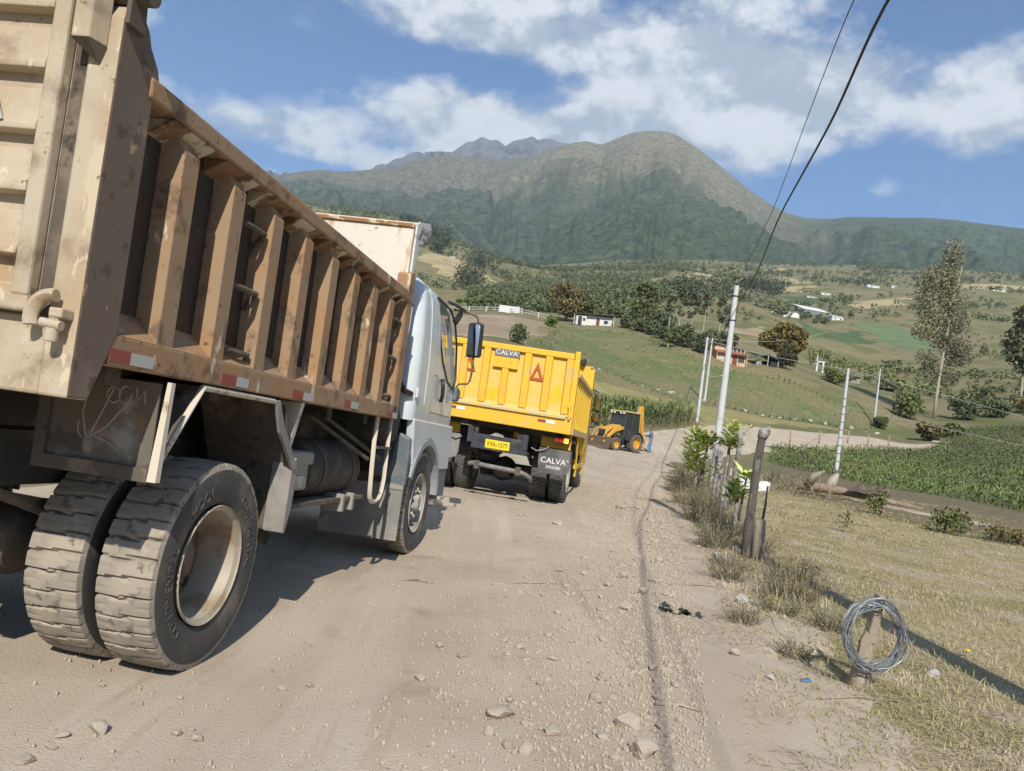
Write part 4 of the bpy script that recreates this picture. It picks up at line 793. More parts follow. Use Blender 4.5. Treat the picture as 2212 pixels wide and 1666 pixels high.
c2 = B2().prism([(3.6, .9), (3.6, 2.7), (3.75, 2.84), (5.0, 2.84), (5.35, 1.9), (5.4, .7), (4.8, .7), (4.6, 1.05), (3.8, 1.05)], 'x', -1.14, 1.14).obj('cab', m_yel, T2, bevel=.06)
for sx in (1, -1): B2().prism([(4.2, 1.95), (4.2, 2.6), (4.85, 2.6), (5.1, 1.9)], 'x', *bx(sx, 1.1415, 1.148)).obj('side_window', m_glass, c2)
B2().prism([(4.99, 2.7), (5.35, 1.9), (5.36, 1.905), (5.0, 2.705)], 'x', -1.0, 1.0).obj('windscreen', m_blk, c2)
mr2 = B2().box(1.23, 1.40, 4.24, 4.33, 1.99, 2.40).obj('wing_mirror', m_blk, T2, bevel=.03)
B2().box(1.245, 1.38, 4.228, 4.2395, 2.02, 2.37).obj('mirror_glass', m_mirr, mr2)
B2().prism([(1.22, 1.76), (1.28, 1.72), (1.37, 1.74), (1.40, 1.88), (1.36, 1.965), (1.25, 1.96), (1.205, 1.86)], 'y', 4.24, 4.31).obj('wide_mirror', m_blk, mr2, bevel=.02)
B2().prism([(1.24, 1.78), (1.29, 1.745), (1.36, 1.765), (1.38, 1.87), (1.35, 1.94), (1.26, 1.935), (1.225, 1.86)], 'y', 4.23, 4.2395).obj('mirror_glass', m_mirr, mr2)
B2().tube([(1.13, 4.35, 2.45), (1.20, 4.30, 2.48), (1.30, 4.30, 2.44), (1.33, 4.30, 2.3), (1.32, 4.30, 1.7), (1.27, 4.30, 1.62), (1.13, 4.35, 1.62)], .014, 6).obj('mirror_arm', m_blk, mr2)
# ---------------------------------------------------------------- backhoe loader and the man beside it
m_jcb = mat('loader_yellow', (.66, .34, .03), [((.55, .35, .12), 3, .46, .64), ((.33, .23, .12), 8, .6, .7)], rough=.5)
m_jroof = mat('loader_roof', (.58, .42, .16), rough=.6)
m_jblk = mat('loader_black', (.035, .04, .042), [((.08, .078, .07), 3, .5, .68)], rough=.6)
m_jgl = mat('loader_glass', (.03, .04, .04), rough=.05, spec=.8)
m_earth = mat('earthy_bucket_steel', (.12, .085, .065), [((.17, .125, .09), 4, .5, .65)], rough=.85)
m_mudt = mat('muddy_tractor_tyre', (.115, .098, .078), [((.17, .14, .105), 5, .5, .66)], rough=.95)
m_chrome = mat('ram_chrome', (.8, .8, .8), rough=.15, metal=1.)
jx, jy = 7.75, 51.2
J = thing('backhoe_loader', 'yellow and black backhoe loader standing by the maize', 'backhoe loader', (jx, jy, gz(jx, jy)+.0), 228.); J.scale = (.87, .87, .87)
def lugwheel(name, R_, w, loc, nb, rimc):
    mb = MB(); n = nb*4; prof = [(R_*.55, -w*.42), (R_*.75, -w/2), (R_*.93, -w*.5), (R_, -w*.38), (R_+.01, 0), (R_, w*.38), (R_*.93, w*.5), (R_*.75, w/2), (R_*.55, w*.42)]
    vs = []; fs = []; m = len(prof)
    for k in range(n):
        a = 2*math.pi*k/n
        for i, (r, h) in enumerate(prof):
            if 2 <= i <= 6:
                f = (k/4.+abs(i-4)*.4+(.5 if i > 4 else 0)) % 1.; r = r-(.05*R_/.72 if f < .5 else 0)
            vs.append((h, r*math.cos(a), r*math.sin(a)))
        for i in range(m-1): k2 = (k+1) % n; fs.append((k*m+i, k*m+i+1, k2*m+i+1, k2*m+i))
    wd = MB().lathe([(0, .03), (.1, .03), (R_*.3, .05), (R_*.5, .02)], (0, 0, 0), 'x', 20); wd.v = [(-x, y, z) for x, y, z in wd.v]
    wh = wd.obj('wheel', rimc, J, smooth=40); wh.location = loc
    mb.add(vs, fs).obj('tyre', m_mudt, wh)
    MB().lathe([(R_*.58, -w*.40), (R_*.56, -w*.3), (R_*.50, -.02), (R_*.50, .02), (R_*.56, w*.3), (R_*.58, w*.40)], (0, 0, 0), 'x', 24).obj('rim', rimc, wh, smooth=40)
for sx in (1, -1):
    lugwheel('w', .70, .46, (sx*.92, 0, .68), 18, m_jcb); lugwheel('w', .50, .34, (sx*.88, 2.15, .48), 16, m_jcb)
    fo = [(.0+.86*math.cos(t), .70+.84*math.sin(t)) for t in np.linspace(.15, math.pi*.97, 14)]; fi = [(.0+.78*math.cos(t), .70+.76*math.sin(t)) for t in np.linspace(math.pi*.97, .15, 14)]
    MB().prism(fo+fi, 'x', *bx(sx, .62, 1.12)).obj('rear_fender', m_jblk, J, bevel=.02)
    MB().prism([(1.0, 1.62), (1.0, 1.82), (2.05, 1.62), (2.75, .95), (3.1, .62), (3.02, .42), (2.82, .55), (2.45, .98), (1.95, 1.36)], 'x', *bx(sx, .48, .66)).obj('loader_arm', m_jcb, J, bevel=.02)
    MB().tube([(sx*.57, 1.3, 1.1), (sx*.57, 2.3, 1.18)], .05, 8).obj('lift_ram', m_jblk, J)
    MB().tube([(sx*.57, 2.1, 1.75), (sx*.57, 2.75, 1.35), (sx*.57, 3.15, .85)], .04, 8).obj('crowd_link', m_jcb, J)
    MB().prism([(1.0, .75), (1.0, 1.2), (1.35, 1.2), (1.9, .95), (1.9, .75)], 'x', *bx(sx, .42, .70)).obj('step_plate', m_jblk, J)
    MB().box(*bx(sx, .72, .86), -1.25, -1.05, .25, 1.25).obj('stabiliser_leg', m_jcb, J, bevel=.02)
    MB().box(*bx(sx, .64, .95), -1.32, -.98, .18, .25).obj('stabiliser_foot', m_jblk, J)
MB().box(-.45, .45, -.9, 2.7, .45, 1.0).obj('chassis', m_jblk, J, bevel=.04)
hood = MB().add([(-.44, 1.15, 1.05), (.44, 1.15, 1.05), (.44, 1.15, 1.92), (-.44, 1.15, 1.92), (-.38, 2.72, 1.0), (.38, 2.72, 1.0), (.36, 2.66, 1.55), (-.36, 2.66, 1.55)], [(0, 3, 2, 1), (4, 5, 6, 7), (0, 1, 5, 4), (1, 2, 6, 5), (2, 3, 7, 6), (3, 0, 4, 7)]).obj('hood', m_jcb, J, bevel=.07)
MB().box(-.3, .3, 2.69, 2.74, 1.0, 1.46).obj('grille', m_jblk, hood, bevel=.02)
MB().tube([(.25, 2.1, 1.7), (.25, 2.1, 2.3)], .035, 8).obj('exhaust_stack', m_jblk, J)
cabj = MB().box(-.70, .70, -.58, 1.12, .95, 1.55).obj('cab', m_jblk, J, bevel=.04)
for x, y, xt, yt in ((-.70, 1.12, -.66, .95), (.70, 1.12, .66, .95), (-.70, .25, -.66, .25), (.70, .25, .66, .25), (-.70, -.58, -.66, -.52), (.70, -.58, .66, -.52)):
    MB().tube([(x, y, 1.5), (xt, yt, 2.86)], .045, 6).obj('cab_pillar', m_jblk, cabj)
gl = [((-.69, 1.08), (-.69, .28), (-.65, .28), (-.65, .94)), ((-.69, .22), (-.69, -.55), (-.65, -.5), (-.65, .22)), ((.69, 1.08), (.69, .28), (.65, .28), (.65, .94)), ((.69, .22), (.69, -.55), (.65, -.5), (.65, .22)), ((-.66, 1.1), (.66, 1.1), (.62, .95), (-.62, .95)), ((-.66, -.57), (.66, -.57), (.62, -.52), (-.62, -.52))]
for a, b_, c_, d_ in gl: MB().add([(*a, 1.5), (*b_, 1.5), (*c_, 2.84), (*d_, 2.84)], [(0, 1, 2, 3)]).obj('cab_window', m_jgl, cabj)
MB().box(-.78, .78, -.72, 1.22, 2.86, 2.97).obj('cab_roof', m_jroof, cabj, bevel=.04)
for x in (-.6, -.3, .3, .6): MB().box(x-.08, x+.08, 1.18, 1.25, 2.74, 2.85).obj('work_lamp', m_wtxt, cabj, bevel=.01)
bk = MB(); prof = [(2.95, .95), (3.02, .20), (3.15, .05), (3.85, .03), (3.85, .06), (3.2, .10), (3.08, .25), (3.0, .95)]
bk.prism(prof, 'x', -1.12, 1.12).obj('front_bucket', m_earth, J)
for sx in (1, -1): MB().prism([(2.95, .95), (3.02, .20), (3.15, .05), (3.85, .03), (3.45, .55)], 'x', *bx(sx, 1.10, 1.14)).obj('bucket_cheek', m_earth, J)
MB().box(-.35, .35, -1.35, -.9, .35, 1.2).obj('king_post', m_jblk, J, bevel=.05)
boom = MB().prism([(-1.15, .75), (-.92, 1.3), (-1.02, 2.7), (-1.28, 3.50), (-1.50, 3.52), (-1.52, 3.3), (-1.42, 2.3), (-1.45, .75)], 'x', -.16, .16).obj('boom', m_jcb, J, bevel=.03)
MB().prism([(-1.42, 3.52), (-1.62, 3.50), (-1.98, 1.2), (-1.78, 1.05), (-1.62, 2.0), (-1.45, 3.2)], 'x', -.13, .13).obj('dipper_arm', m_jcb, J, bevel=.03)
MB().tube([(0, -.95, 2.2), (0, -1.08, 2.75)], .07, 8).obj('boom_ram', m_jcb, J); MB().tube([(0, -1.06, 2.7), (0, -1.26, 3.42)], .04, 8).obj('ram_rod', m_chrome, J)
MB().prism([(-1.75, 1.25), (-2.0, 1.2), (-2.05, .75), (-1.85, .45), (-1.45, .42), (-1.6, .62), (-1.68, .95)], 'x', -.3, .3).obj('rear_bucket', m_earth, J, bevel=.02)

def skinmesh(name, joints, edges, mt, parent, sub=2):
    me = bpy.data.meshes.new(name); me.from_pydata([j[:3] for j in joints], edges, []); me.materials.append(mt)
    o = bpy.data.objects.new(name, me); COL.objects.link(o); o.parent = parent
    md = o.modifiers.new('skin', 'SKIN')
    for v, j in zip(me.skin_vertices[0].data if me.skin_vertices else [], joints): v.radius = (j[3], j[4] if len(j) > 4 else j[3])
    if me.skin_vertices: me.skin_vertices[0].data[0].use_root = True
    s = o.modifiers.new('sub', 'SUBSURF'); s.levels = sub; s.render_levels = sub
    return o
def ensure_skin(me):
    bm = bmesh.new(); bm.from_mesh(me); bm.verts.layers.skin.verify(); bm.to_mesh(me); bm.free()
_sk = skinmesh
def skinmesh(name, joints, edges, mt, parent, sub=2):
    me = bpy.data.meshes.new(name); me.from_pydata([j[:3] for j in joints], edges, []); me.materials.append(mt); ensure_skin(me)
    for v, j in zip(me.skin_vertices[0].data, joints): v.radius = (j[3], j[4] if len(j) > 4 else j[3])
    me.skin_vertices[0].data[0].use_root = True
    o = bpy.data.objects.new(name, me); COL.objects.link(o); o.parent = parent
    md = o.modifiers.new('skin', 'SKIN'); md.use_smooth_shade = True
    s = o.modifiers.new('sub', 'SUBSURF'); s.levels = sub; s.render_levels = sub
    return o
m_skin = mat('skin', (.30, .17, .11), rough=.6); m_hair = mat('dark_hair', (.012, .01, .009), rough=.6)
m_denim = mat('blue_denim', (.085, .145, .28), [((.13, .20, .34), 6, .5, .66)], rough=.85); m_jean = mat('blue_jeans', (.12, .21, .40), [((.17, .28, .47), 5, .5, .66)], rough=.85)
m_shoe = mat('dark_boots', (.03, .027, .025), rough=.7)
px, py = 10.05, 54.6
PM = thing('person', 'person in blue denim jacket and jeans working at the rear of the backhoe', 'person', (px, py, gz(px, py)), -68.)
# local frame: +Y is where he faces (towards the machine); one continuous body with head, arms and hands
body = [(0, 0, .95, .13, .10), (0, .01, 1.15, .13, .10), (0, .02, 1.38, .15, .10), (0, .035, 1.47, .055), (0, .055, 1.55, .05), (0, .075, 1.62, .078, .092), (0, .07, 1.70, .07, .085),
        (.19, .03, 1.40, .055), (.23, .13, 1.17, .043), (.17, .36, 1.13, .036), (.15, .43, 1.14, .032, .02), (.145, .50, 1.15, .012), (.125, .50, 1.145, .011), (.165, .49, 1.14, .011), (.115, .45, 1.16, .012), (.18, .47, 1.135, .010),
        (-.19, .03, 1.40, .055), (-.23, .15, 1.19, .043), (-.16, .38, 1.20, .036), (-.14, .45, 1.21, .032, .02), (-.135, .52, 1.22, .012), (-.115, .52, 1.215, .011), (-.155, .51, 1.21, .011), (-.105, .47, 1.23, .012), (-.17, .49, 1.205, .010),
        (.09, .0, .88, .09), (.11, .03, .48, .058), (.12, -.03, .09, .042), (.12, .10, .04, .035, .03), (-.09, .0, .88, .09), (-.12, .10, .49, .058), (-.13, .05, .09, .042), (-.13, .18, .04, .035, .03)]
be = [(0, 1), (1, 2), (2, 3), (3, 4), (4, 5), (5, 6), (2, 7), (7, 8), (8, 9), (9, 10), (10, 11), (10, 12), (10, 13), (10, 14), (10, 15), (2, 16), (16, 17), (17, 18), (18, 19), (19, 20), (19, 21), (19, 22), (19, 23), (19, 24), (0, 25), (25, 26), (26, 27), (27, 28), (0, 29), (29, 30), (30, 31), (31, 32)]
skinmesh('body', body, be, m_skin, PM)
skinmesh('jacket', [(0, 0, .84, .165, .13), (0, .01, 1.15, .165, .12), (0, .02, 1.36, .175, .12), (0, .03, 1.45, .08), (.19, .03, 1.40, .075), (.23, .13, 1.17, .06), (.175, .34, 1.132, .05), (-.19, .03, 1.40, .075), (-.23, .15, 1.19, .06), (-.165, .36, 1.195, .05)], [(0, 1), (1, 2), (2, 3), (2, 4), (4, 5), (5, 6), (2, 7), (7, 8), (8, 9)], m_denim, PM)
skinmesh('trousers', [(0, 0, .98, .16, .12), (0, 0, .90, .15, .12), (.09, 0, .84, .105), (.11, .03, .48, .08), (.12, -.03, .10, .07), (-.09, 0, .84, .105), (-.12, .10, .49, .08), (-.13, .05, .10, .07)], [(0, 1), (1, 2), (2, 3), (3, 4), (1, 5), (5, 6), (6, 7)], m_jean, PM)
for s_, y in ((.12, .02), (-.13, .10)): skinmesh('shoe', [(s_, y-.08, .05, .05, .045), (s_, y+.05, .045, .05, .042), (s_, y+.16, .035, .045, .032)], [(0, 1), (1, 2)], m_shoe, PM)
skinmesh('hair', [(0, .045, 1.64, .075), (0, .06, 1.72, .082, .09), (0, .10, 1.735, .06)], [(0, 1), (1, 2)], m_hair, PM)
for s_ in (.07, -.07): MB().lathe([(0, -.01), (.02, -.008), (.028, 0), (.012, .012), (0, .012)], (s_, .07, 1.63), 'x', 10).obj('ear', m_skin, PM, smooth=True)
MB().tube([(0, .15, 1.655), (0, .178, 1.625), (0, .155, 1.615)], [.01, .016, .012], 8).obj('nose', m_skin, PM, smooth=True)
for s_ in (.03, -.03): MB().lathe([(0, .012), (.010, .008), (.013, 0)], (s_, .146, 1.655), 'y', 10).obj('eye', m_hair, PM, smooth=True)
MB().tube([(-.025, .15, 1.585), (0, .16, 1.583), (.025, .15, 1.585)], .006, 6).obj('mouth', mat('lips', (.22, .09, .07), rough=.6), PM)

# ---------------------------------------------------------------- utility poles and overhead lines
m_conc = mat('pale_concrete_pole', (.56, .58, .60), [((.46, .47, .475), 1.5, .5, .66)], rough=.8)
m_wire = mat('black_cable', (.02, .02, .02), rough=.6); m_alu = mat('aluminium_wire', (.62, .62, .60), rough=.5, metal=.3); m_ins = mat('dark_insulator', (.03, .028, .026), rough=.4)
POLES = [('tall pale concrete utility pole standing behind the leafy fence posts', 8.22, 30.7, 7.61, .155, .095, 'A'), ('concrete utility pole at the edge of the maize, left of the tall one', 18.6, 77.8, 8.5, .17, .10, 'B'),
         ('concrete utility pole beyond the meadow, just behind the maize-edge pole', 26.9, 109.6, 9.0, .17, .10, 'C'), ('banded concrete utility pole at the near edge of the green crop', 26.05, 61.7, 8.45, .17, .10, 'D'),
         ('farther concrete utility pole beside the field track on the right', 57.2, 123.6, 8.9, .17, .10, 'E'), ('concrete utility pole beside the pasture whose long shadow crosses the grass', 3.95, 3.9, 10.9, .16, .10, 'F')]
PT = {}
for lab, x, y, h, ra, rb, k in POLES:
    z = gz(x, y); p = thing('utility_pole', lab, 'utility pole', (x, y, z), 0, 'concrete utility poles')
    MB().tube([(0, 0, -.3), (0, 0, h*.5), (0, 0, h)], [ra, (ra+rb)/2, rb], 14).obj('shaft', m_conc, p, smooth=40)
    if k == 'A':
        MB().lathe([(.10, 0), (.115, 0), (.115, .05), (.10, .05)], (0, 0, h-.45), 'z', 14).obj('band', m_ins, p)
        MB().lathe([(.10, 0), (.115, 0), (.115, .05), (.10, .05)], (0, 0, 6.2), 'z', 14).obj('band', m_ins, p)
        MB().tube([(-.18, 0, h-.12), (.18, 0, h-.12)], .025, 6).obj('bracket', m_box, p)
        MB().lathe([(.03, 0), (.055, .03), (.05, .08), (.03, .11), (0, .12)], (0, 0, h), 'z', 12).obj('insulator', m_ins, p, smooth=True)
    elif k == 'D':
        for q in range(9): MB().lathe([(.172-.0015*q, 0), (.178-.0015*q, 0), (.178-.0015*q, .035)], (0, 0, 1.1+.62*q), 'z', 12).obj('band', m_ins, p)
    else:
        MB().tube([(-.35, 0, h-.2), (.35, 0, h-.2)], .03, 6).obj('bracket', m_box, p)
        for s_ in (-.3, .3): MB().lathe([(.03, 0), (.05, .03), (.03, .12), (0, .13)], (s_, 0, h-.18), 'z', 8).obj('insulator', m_ins, p, smooth=True)
    PT[k] = Vector((x, y, z+h))
m = MB().tube([(0, 0, 0), (-.4, -.35, .06), (-.55, -.5, .05)], .025, 6); lampo = thing('street_lamp', 'small street lamp arm fixed near the maize-edge utility pole', 'street lamp', (PT['B'].x+.1, 77.7, PT['B'].z-4.1))
MB().tube([(0, 0, 0), (.9, -.1, .25), (1.7, -.2, .45)], .035, 6).obj('arm', m_box, lampo); MB().prism([(1.6, .40), (2.3, .52), (2.3, .62), (1.7, .58)], 'y', -.35, -.1).obj('lamp_head', m_wtxt, lampo, bevel=.03)
def span(pts, r, lab, mt, name='power_line'):
    P = np.array(pts, float); t = np.arange(len(P)); tt = np.linspace(0, len(P)-1, 10*(len(P)-1)+1)
    Q = np.stack([np.interp(tt, t, P[:, i]) for i in range(3)], 1)
    k = np.array([.25, .5, .25]); 
    for _ in range(6): Q[1:-1] = .25*Q[:-2]+.5*Q[1:-1]+.25*Q[2:]
    o = MB().tube(Q.tolist(), r, 6).obj(name, mt, smooth=True); return tag(o, lab, 'power line', 'overhead lines')
def sag(a, b_, s=.03, n=9):
    a = Vector(a); b_ = Vector(b_); L = (b_-a).length; return [tuple(a.lerp(b_, i/(n-1))-Vector((0, 0, 4*s*L*(i/(n-1))*(1-i/(n-1))))) for i in range(n)]
span([(8.1, 30.65, 6.25), (5.87, 20, 6.0), (4.35, 14, 5.66), (3.28, 9, 5.38), (2.6, 6.3, 5.26), (1.45, -1, 5.15), (.6, -7, 5.3)], .0135, 'thick black twisted cable rising from the tall pole to the top of the picture', m_wire)
span([(8.2, 30.7, 7.6), (6.05, 20, 7.55), (4.5, 13.4, 7.5), (3.5, 9.4, 7.1), (2.4, 3, 6.9), (1.5, -6, 7.2)], .007, 'thin wire from the top of the tall pole, left of the thick cable', m_wire)
span(sag((8.1, 30.75, 6.25), (26.8, 109.5, PT['C'].z-.4), .012), .028, 'black cable from the tall pole back to the poles by the maize', m_wire)
span(sag(PT['B']-Vector((0, 0, .3)), PT['C']-Vector((0, 0, .3)), .01), .02, 'wire joining the two poles at the maize edge', m_alu)
span(sag(PT['C']-Vector((0, 0, .2)), (74, 190, 31), .012), .035, 'upper wire passing above the pink house', m_alu)
span(sag(PT['B']-Vector((0, 0, .3)), PT['D']-Vector((0, 0, .1)), .012), .02, 'wire from the maize-edge pole to the banded pole', m_alu)
span(sag(PT['D']-Vector((0, 0, .1)), PT['E']-Vector((0, 0, .2)), .01), .03, 'wire from the banded pole to the farther pole on the right', m_alu)
span(sag(PT['D']-Vector((0, 0, .05)), (30.5, 46.5, 5.25), .0)+[(36, 25, 2.0+1.5)], .016, 'upper bright wire running from the banded pole out of the picture at right', m_alu)
span(sag(PT['D']-Vector((0, 0, 3.0)), (30.7, 46.5, 3.55), .0)+[(36, 25, 2.2)], .016, 'lower bright wire running from the banded pole out of the picture at right', m_alu)
# ---------------------------------------------------------------- vegetation builders
def leafmat(name, c, c2=None, isl=.38, rough=.75):
    return mat(name, c, [((c2 or tuple(x*1.25 for x in c)), .8, .45, .65), (tuple(x*f for x, f in zip(c, (1.45, 1.4, 1.25))), .045, .48, .62)], rough=rough, island=isl, coord='Pos', spec=.25)
L_OLIVE = leafmat('leaf_brown_olive', (.19, .155, .07), (.15, .15, .065)); L_GREEN = leafmat('leaf_green', (.125, .148, .058)); L_DARK = leafmat('leaf_dark_green', (.10, .122, .06))
L_YEL = leafmat('leaf_yellowish', (.21, .16, .05), (.13, .13, .048)); L_EUC = leafmat('leaf_eucalyptus', (.135, .148, .088), (.165, .158, .095)); L_LIGHT = leafmat('leaf_light_green', (.105, .15, .05))
L_LECH = leafmat('leaf_bright_fence_plant', (.42, .48, .16), (.32, .40, .13), .3, .5); L_DRY = leafmat('dry_weed', (.25, .21, .135), (.18, .17, .10)); L_CORN = leafmat('maize_leaf', (.145, .195, .072), (.18, .21, .095)); L_GREY = leafmat('grey_green_weed', (.17, .175, .105), (.22, .195, .125))
M_BARK = mat('grey_bark', (.17, .14, .11), [((.26, .225, .185), 3, .5, .66)], rough=.95); M_PALE = mat('pale_bark', (.42, .37, .30), [((.28, .23, .18), 4, .5, .66)], rough=.9); M_LECHB = mat('lichen_grey_stem', (.20, .185, .165), [((.36, .35, .335), 9, .48, .6), ((.10, .085, .07), 14, .56, .66)], rough=.95, bump=.5, bscale=40)
def rand_quads(cen, size, rng, up=.0, asp=.7):
    n = len(cen); d = rng.normal(size=(n, 3)); d[:, 2] += up; d /= np.linalg.norm(d, axis=1, keepdims=True)
    a = np.cross(d, rng.normal(size=(n, 3))); a /= np.linalg.norm(a, axis=1, keepdims=True); b_ = np.cross(d, a)
    s = np.asarray(size).reshape(-1, 1)*np.ones((n, 1)); A_ = a*s; B_ = b_*s*asp
    V = np.stack([cen-A_, cen+B_*.9, cen+A_, cen-B_*.9], 1).reshape(-1, 3); F = np.arange(4*n).reshape(n, 4); return V, F
def clump_points(clumps, n, rng):
    C_ = np.array(clumps, float); w = C_[:, 3]*C_[:, 4]*C_[:, 5]; k = rng.choice(len(C_), n, p=w/w.sum())
    p = rng.normal(size=(n, 3)); p /= np.linalg.norm(p, axis=1, keepdims=True); r = rng.random((n, 1))**(1/2.2)
    return C_[k, :3]+p*r*C_[k, 3:6]
def tree(name, lab, loc, h, spread, clumps, nleaf, ls, lm, bark=None, tr=.18, cat='tree', group=None, crown0=.35, limbs=5, seed=1, up=.2):
    rng = np.random.default_rng(seed); x, y = loc; t = thing(name, lab, cat, (x, y, gz(x, y)-.05), 0, group)
    mb = MB(); lean = rng.normal(size=2)*.03*h
    pts = [(lean[0]*q*q, lean[1]*q*q, h*.86*q) for q in np.linspace(0, 1, 7)]; mb.tube(pts, [tr*(1-.8*q)+.01 for q in np.linspace(0, 1, 7)], 8)
    mb.obj('trunk', bark or M_BARK, t, smooth=True)
    for k in range(limbs):
        q = crown0+(.85-crown0)*(k+.5)/limbs; an = k*2.4+rng.random(); L = spread*.5*(1.15-q)*1.3
        p0 = Vector((lean[0]*q*q, lean[1]*q*q, h*.86*q)); d = Vector((math.cos(an), math.sin(an), .7)).normalized()
        MB().tube([p0, p0+d*L*.5, p0+d*L+Vector((0, 0, L*.15))], [tr*.42*(1-q*.6), tr*.26, tr*.07], 6).obj('limb', bark or M_BARK, t, smooth=True)
    if clumps is None:
        clumps = []
        for k in range(14):
            q = rng.random(); an = rng.random()*6.28; zz = h*(crown0+(1-crown0)*(.12+.76*q)); rr_ = spread*.5*math.sqrt(max(.08, 1-(2*q-1)**2))*rng.uniform(.25, .75)
            s = spread*rng.uniform(.16, .27); clumps.append((rr_*math.cos(an), rr_*math.sin(an), zz, s, s, s*.8))
    P = clump_points(clumps, nleaf, rng); V, F = rand_quads(P, ls*rng.uniform(.6, 1.3, nleaf), rng, up)
    npobj('crown', V, F, lm, t); return t
def bush(name, lab, loc, w, h, lm, n=500, ls=.25, seed=1, group=None, cat='bush', stems=True):
    rng = np.random.default_rng(seed); x, y = loc; t = thing(name, lab, cat, (x, y, gz(x, y)-.03), 0, group)
    cl = [(rng.normal()*w*.2, rng.normal()*w*.2, h*rng.uniform(.35, .72), w*rng.uniform(.22, .34), w*rng.uniform(.22, .34), h*rng.uniform(.2, .32)) for _ in range(8)]+[(0, 0, h*.3, w*.42, w*.42, h*.3)]
    P = clump_points(cl, n, rng); P[:, 2] = np.abs(P[:, 2]); V, F = rand_quads(P, ls*rng.uniform(.6, 1.3, n), rng, .3); npobj('foliage', V, F, lm, t)
    mb = MB(); mb.tube([(0, 0, 0), (.02*w, .03*w, h*.35), (.0, .05*w, h*.7)], [w*.03, w*.022, w*.008], 6); mb.obj('stem', M_BARK, t, smooth=True); return t
def weed(lab, loc, w, h, seed, group, grey):
    rng = np.random.default_rng(seed); x, y = loc; t = thing('weed_clump', lab, 'weed', (x, y, rz(x, y)), 0, group); n = int(150*w/.5); sc = .7+.03*y
    a = rng.uniform(0, 6.28, n); r = w*.34*np.sqrt(rng.random(n)); B0 = np.stack([r*np.cos(a), r*np.sin(a), np.zeros(n)], 1)
    V, F = blades(B0, h*rng.uniform(.55, 1.25, n), .0032*sc, rng, .22, a+rng.normal(size=n)*.6, 3, 1.12); npobj('stems', V, F, L_DRY, t)
    m_ = int((900 if grey else 520)*w/.5); k = rng.integers(0, n, m_); q = rng.random(m_); P = B0[k]+np.stack([np.cos(a[k])*q*h*.5, np.sin(a[k])*q*h*.5, q*h*.85], 1)+rng.normal(size=(m_, 3))*.03*h
    V, F = rand_quads(P, .011*sc*rng.uniform(.6, 1.5, m_), rng, .2, .5); npobj('leaves', V, F, L_GREY if grey else L_DRY, t); return t
# trees and bushes on and below the hill
tree('round_tree', 'round brown-olive tree standing left behind the white shed', (9.9, 174), 8.6, 9.2, None, 5200, .34, L_OLIVE, tr=.28, crown0=.12, seed=3)
tree('small_tree', 'lower light green tree directly behind the white shed', (15.5, 172), 5.6, 5.6, None, 1800, .30, L_GREEN, tr=.15, crown0=.15, seed=4)
tree('sparse_tree', 'sparse tree with bare pale branches right of the white shed', (26.1, 167), 9.8, 6.8, None, 1500, .36, L_GREEN, M_PALE, .2, crown0=.25, limbs=9, seed=5)
for k, (x, y, h, lab) in enumerate([(33.5, 178, 10.5, 'leftmost slender eucalyptus behind the dark hedge'), (37, 184, 12, 'second slender eucalyptus from the left behind the hedge'), (41, 189, 11, 'middle slender eucalyptus behind the hedge'), (46, 198, 12.5, 'fourth slender eucalyptus behind the hedge'), (52, 206, 13, 'slender eucalyptus behind the hedge, nearest the brown field'), (57, 214, 12, 'eucalyptus with a bare pale trunk at the left of the brown field'), (63, 240, 14, 'eucalyptus standing behind the brown field, left'), (80, 300, 18, 'tall eucalyptus behind the brown field, right')]):
    tree('eucalyptus', lab, (x, y), h, 3.2+.3*(k % 3), None, 900, .34, L_EUC, M_PALE, .14, group='slender eucalyptus on the hill', crown0=.3, limbs=4, seed=20+k)
HB = [(21.5, 160, 3.4), (24, 157, 3.8), (25.8, 153.5, 3.6), (27.5, 149.5, 3.5), (28.8, 145, 3.9), (30.6, 141.5, 4.0), (32.2, 138.5, 3.2), (34, 143, 4.2), (31.5, 150, 4.4), (37, 150, 4.6), (40.5, 152, 4.4)]
for k, (x, y, s) in enumerate(HB):
    bush('hedge_bush', ['dense dark bush in the hedge running from the farmhouse up to the white shed', 'dense dark green bush behind the peach farmhouse roof'][k > 8], (x, y), s, s*.85, L_DARK, 900, .26, 40+k, 'hedge below the white shed' if k < 9 else 'bushes behind the pink house')
tree('forked_tree', 'small tree with a pale forked trunk at the top of the bean field', (26.6, 140), 3.6, 3.2, None, 700, .22, L_GREEN, M_PALE, .14, crown0=.35, seed=60)
bush('roadside_shrub', 'dark green shrub on the dry bank behind the yellow truck', (-.1, 100), 2.7, 2.7, L_DARK, 900, .16, 61)
bush('light_bush', 'pale green bush left of the white shed', (6, 148), 2.6, 2.4, L_LIGHT, 500, .2, 62)
bush('agave_plant', 'pale grey-green agave on the dry bank above the dark shrub', (.3, 118), 1.3, 2.0, leafmat('agave_leaf', (.24, .29, .24)), 160, .3, 63, cat='plant')
for k in range(9):
    tree('papaya_tree', 'young papaya tree in the row behind the white concrete fence', (-15+k*1.75, 186-k*.75+(k % 2)), 3.0+.4*math.sin(k*2.), 1.9, [(0, 0, 2.5, .9, .9, .5)], 190, .30, L_LIGHT, M_PALE, .07, group='papaya row', crown0=.7, limbs=2, seed=70+k)
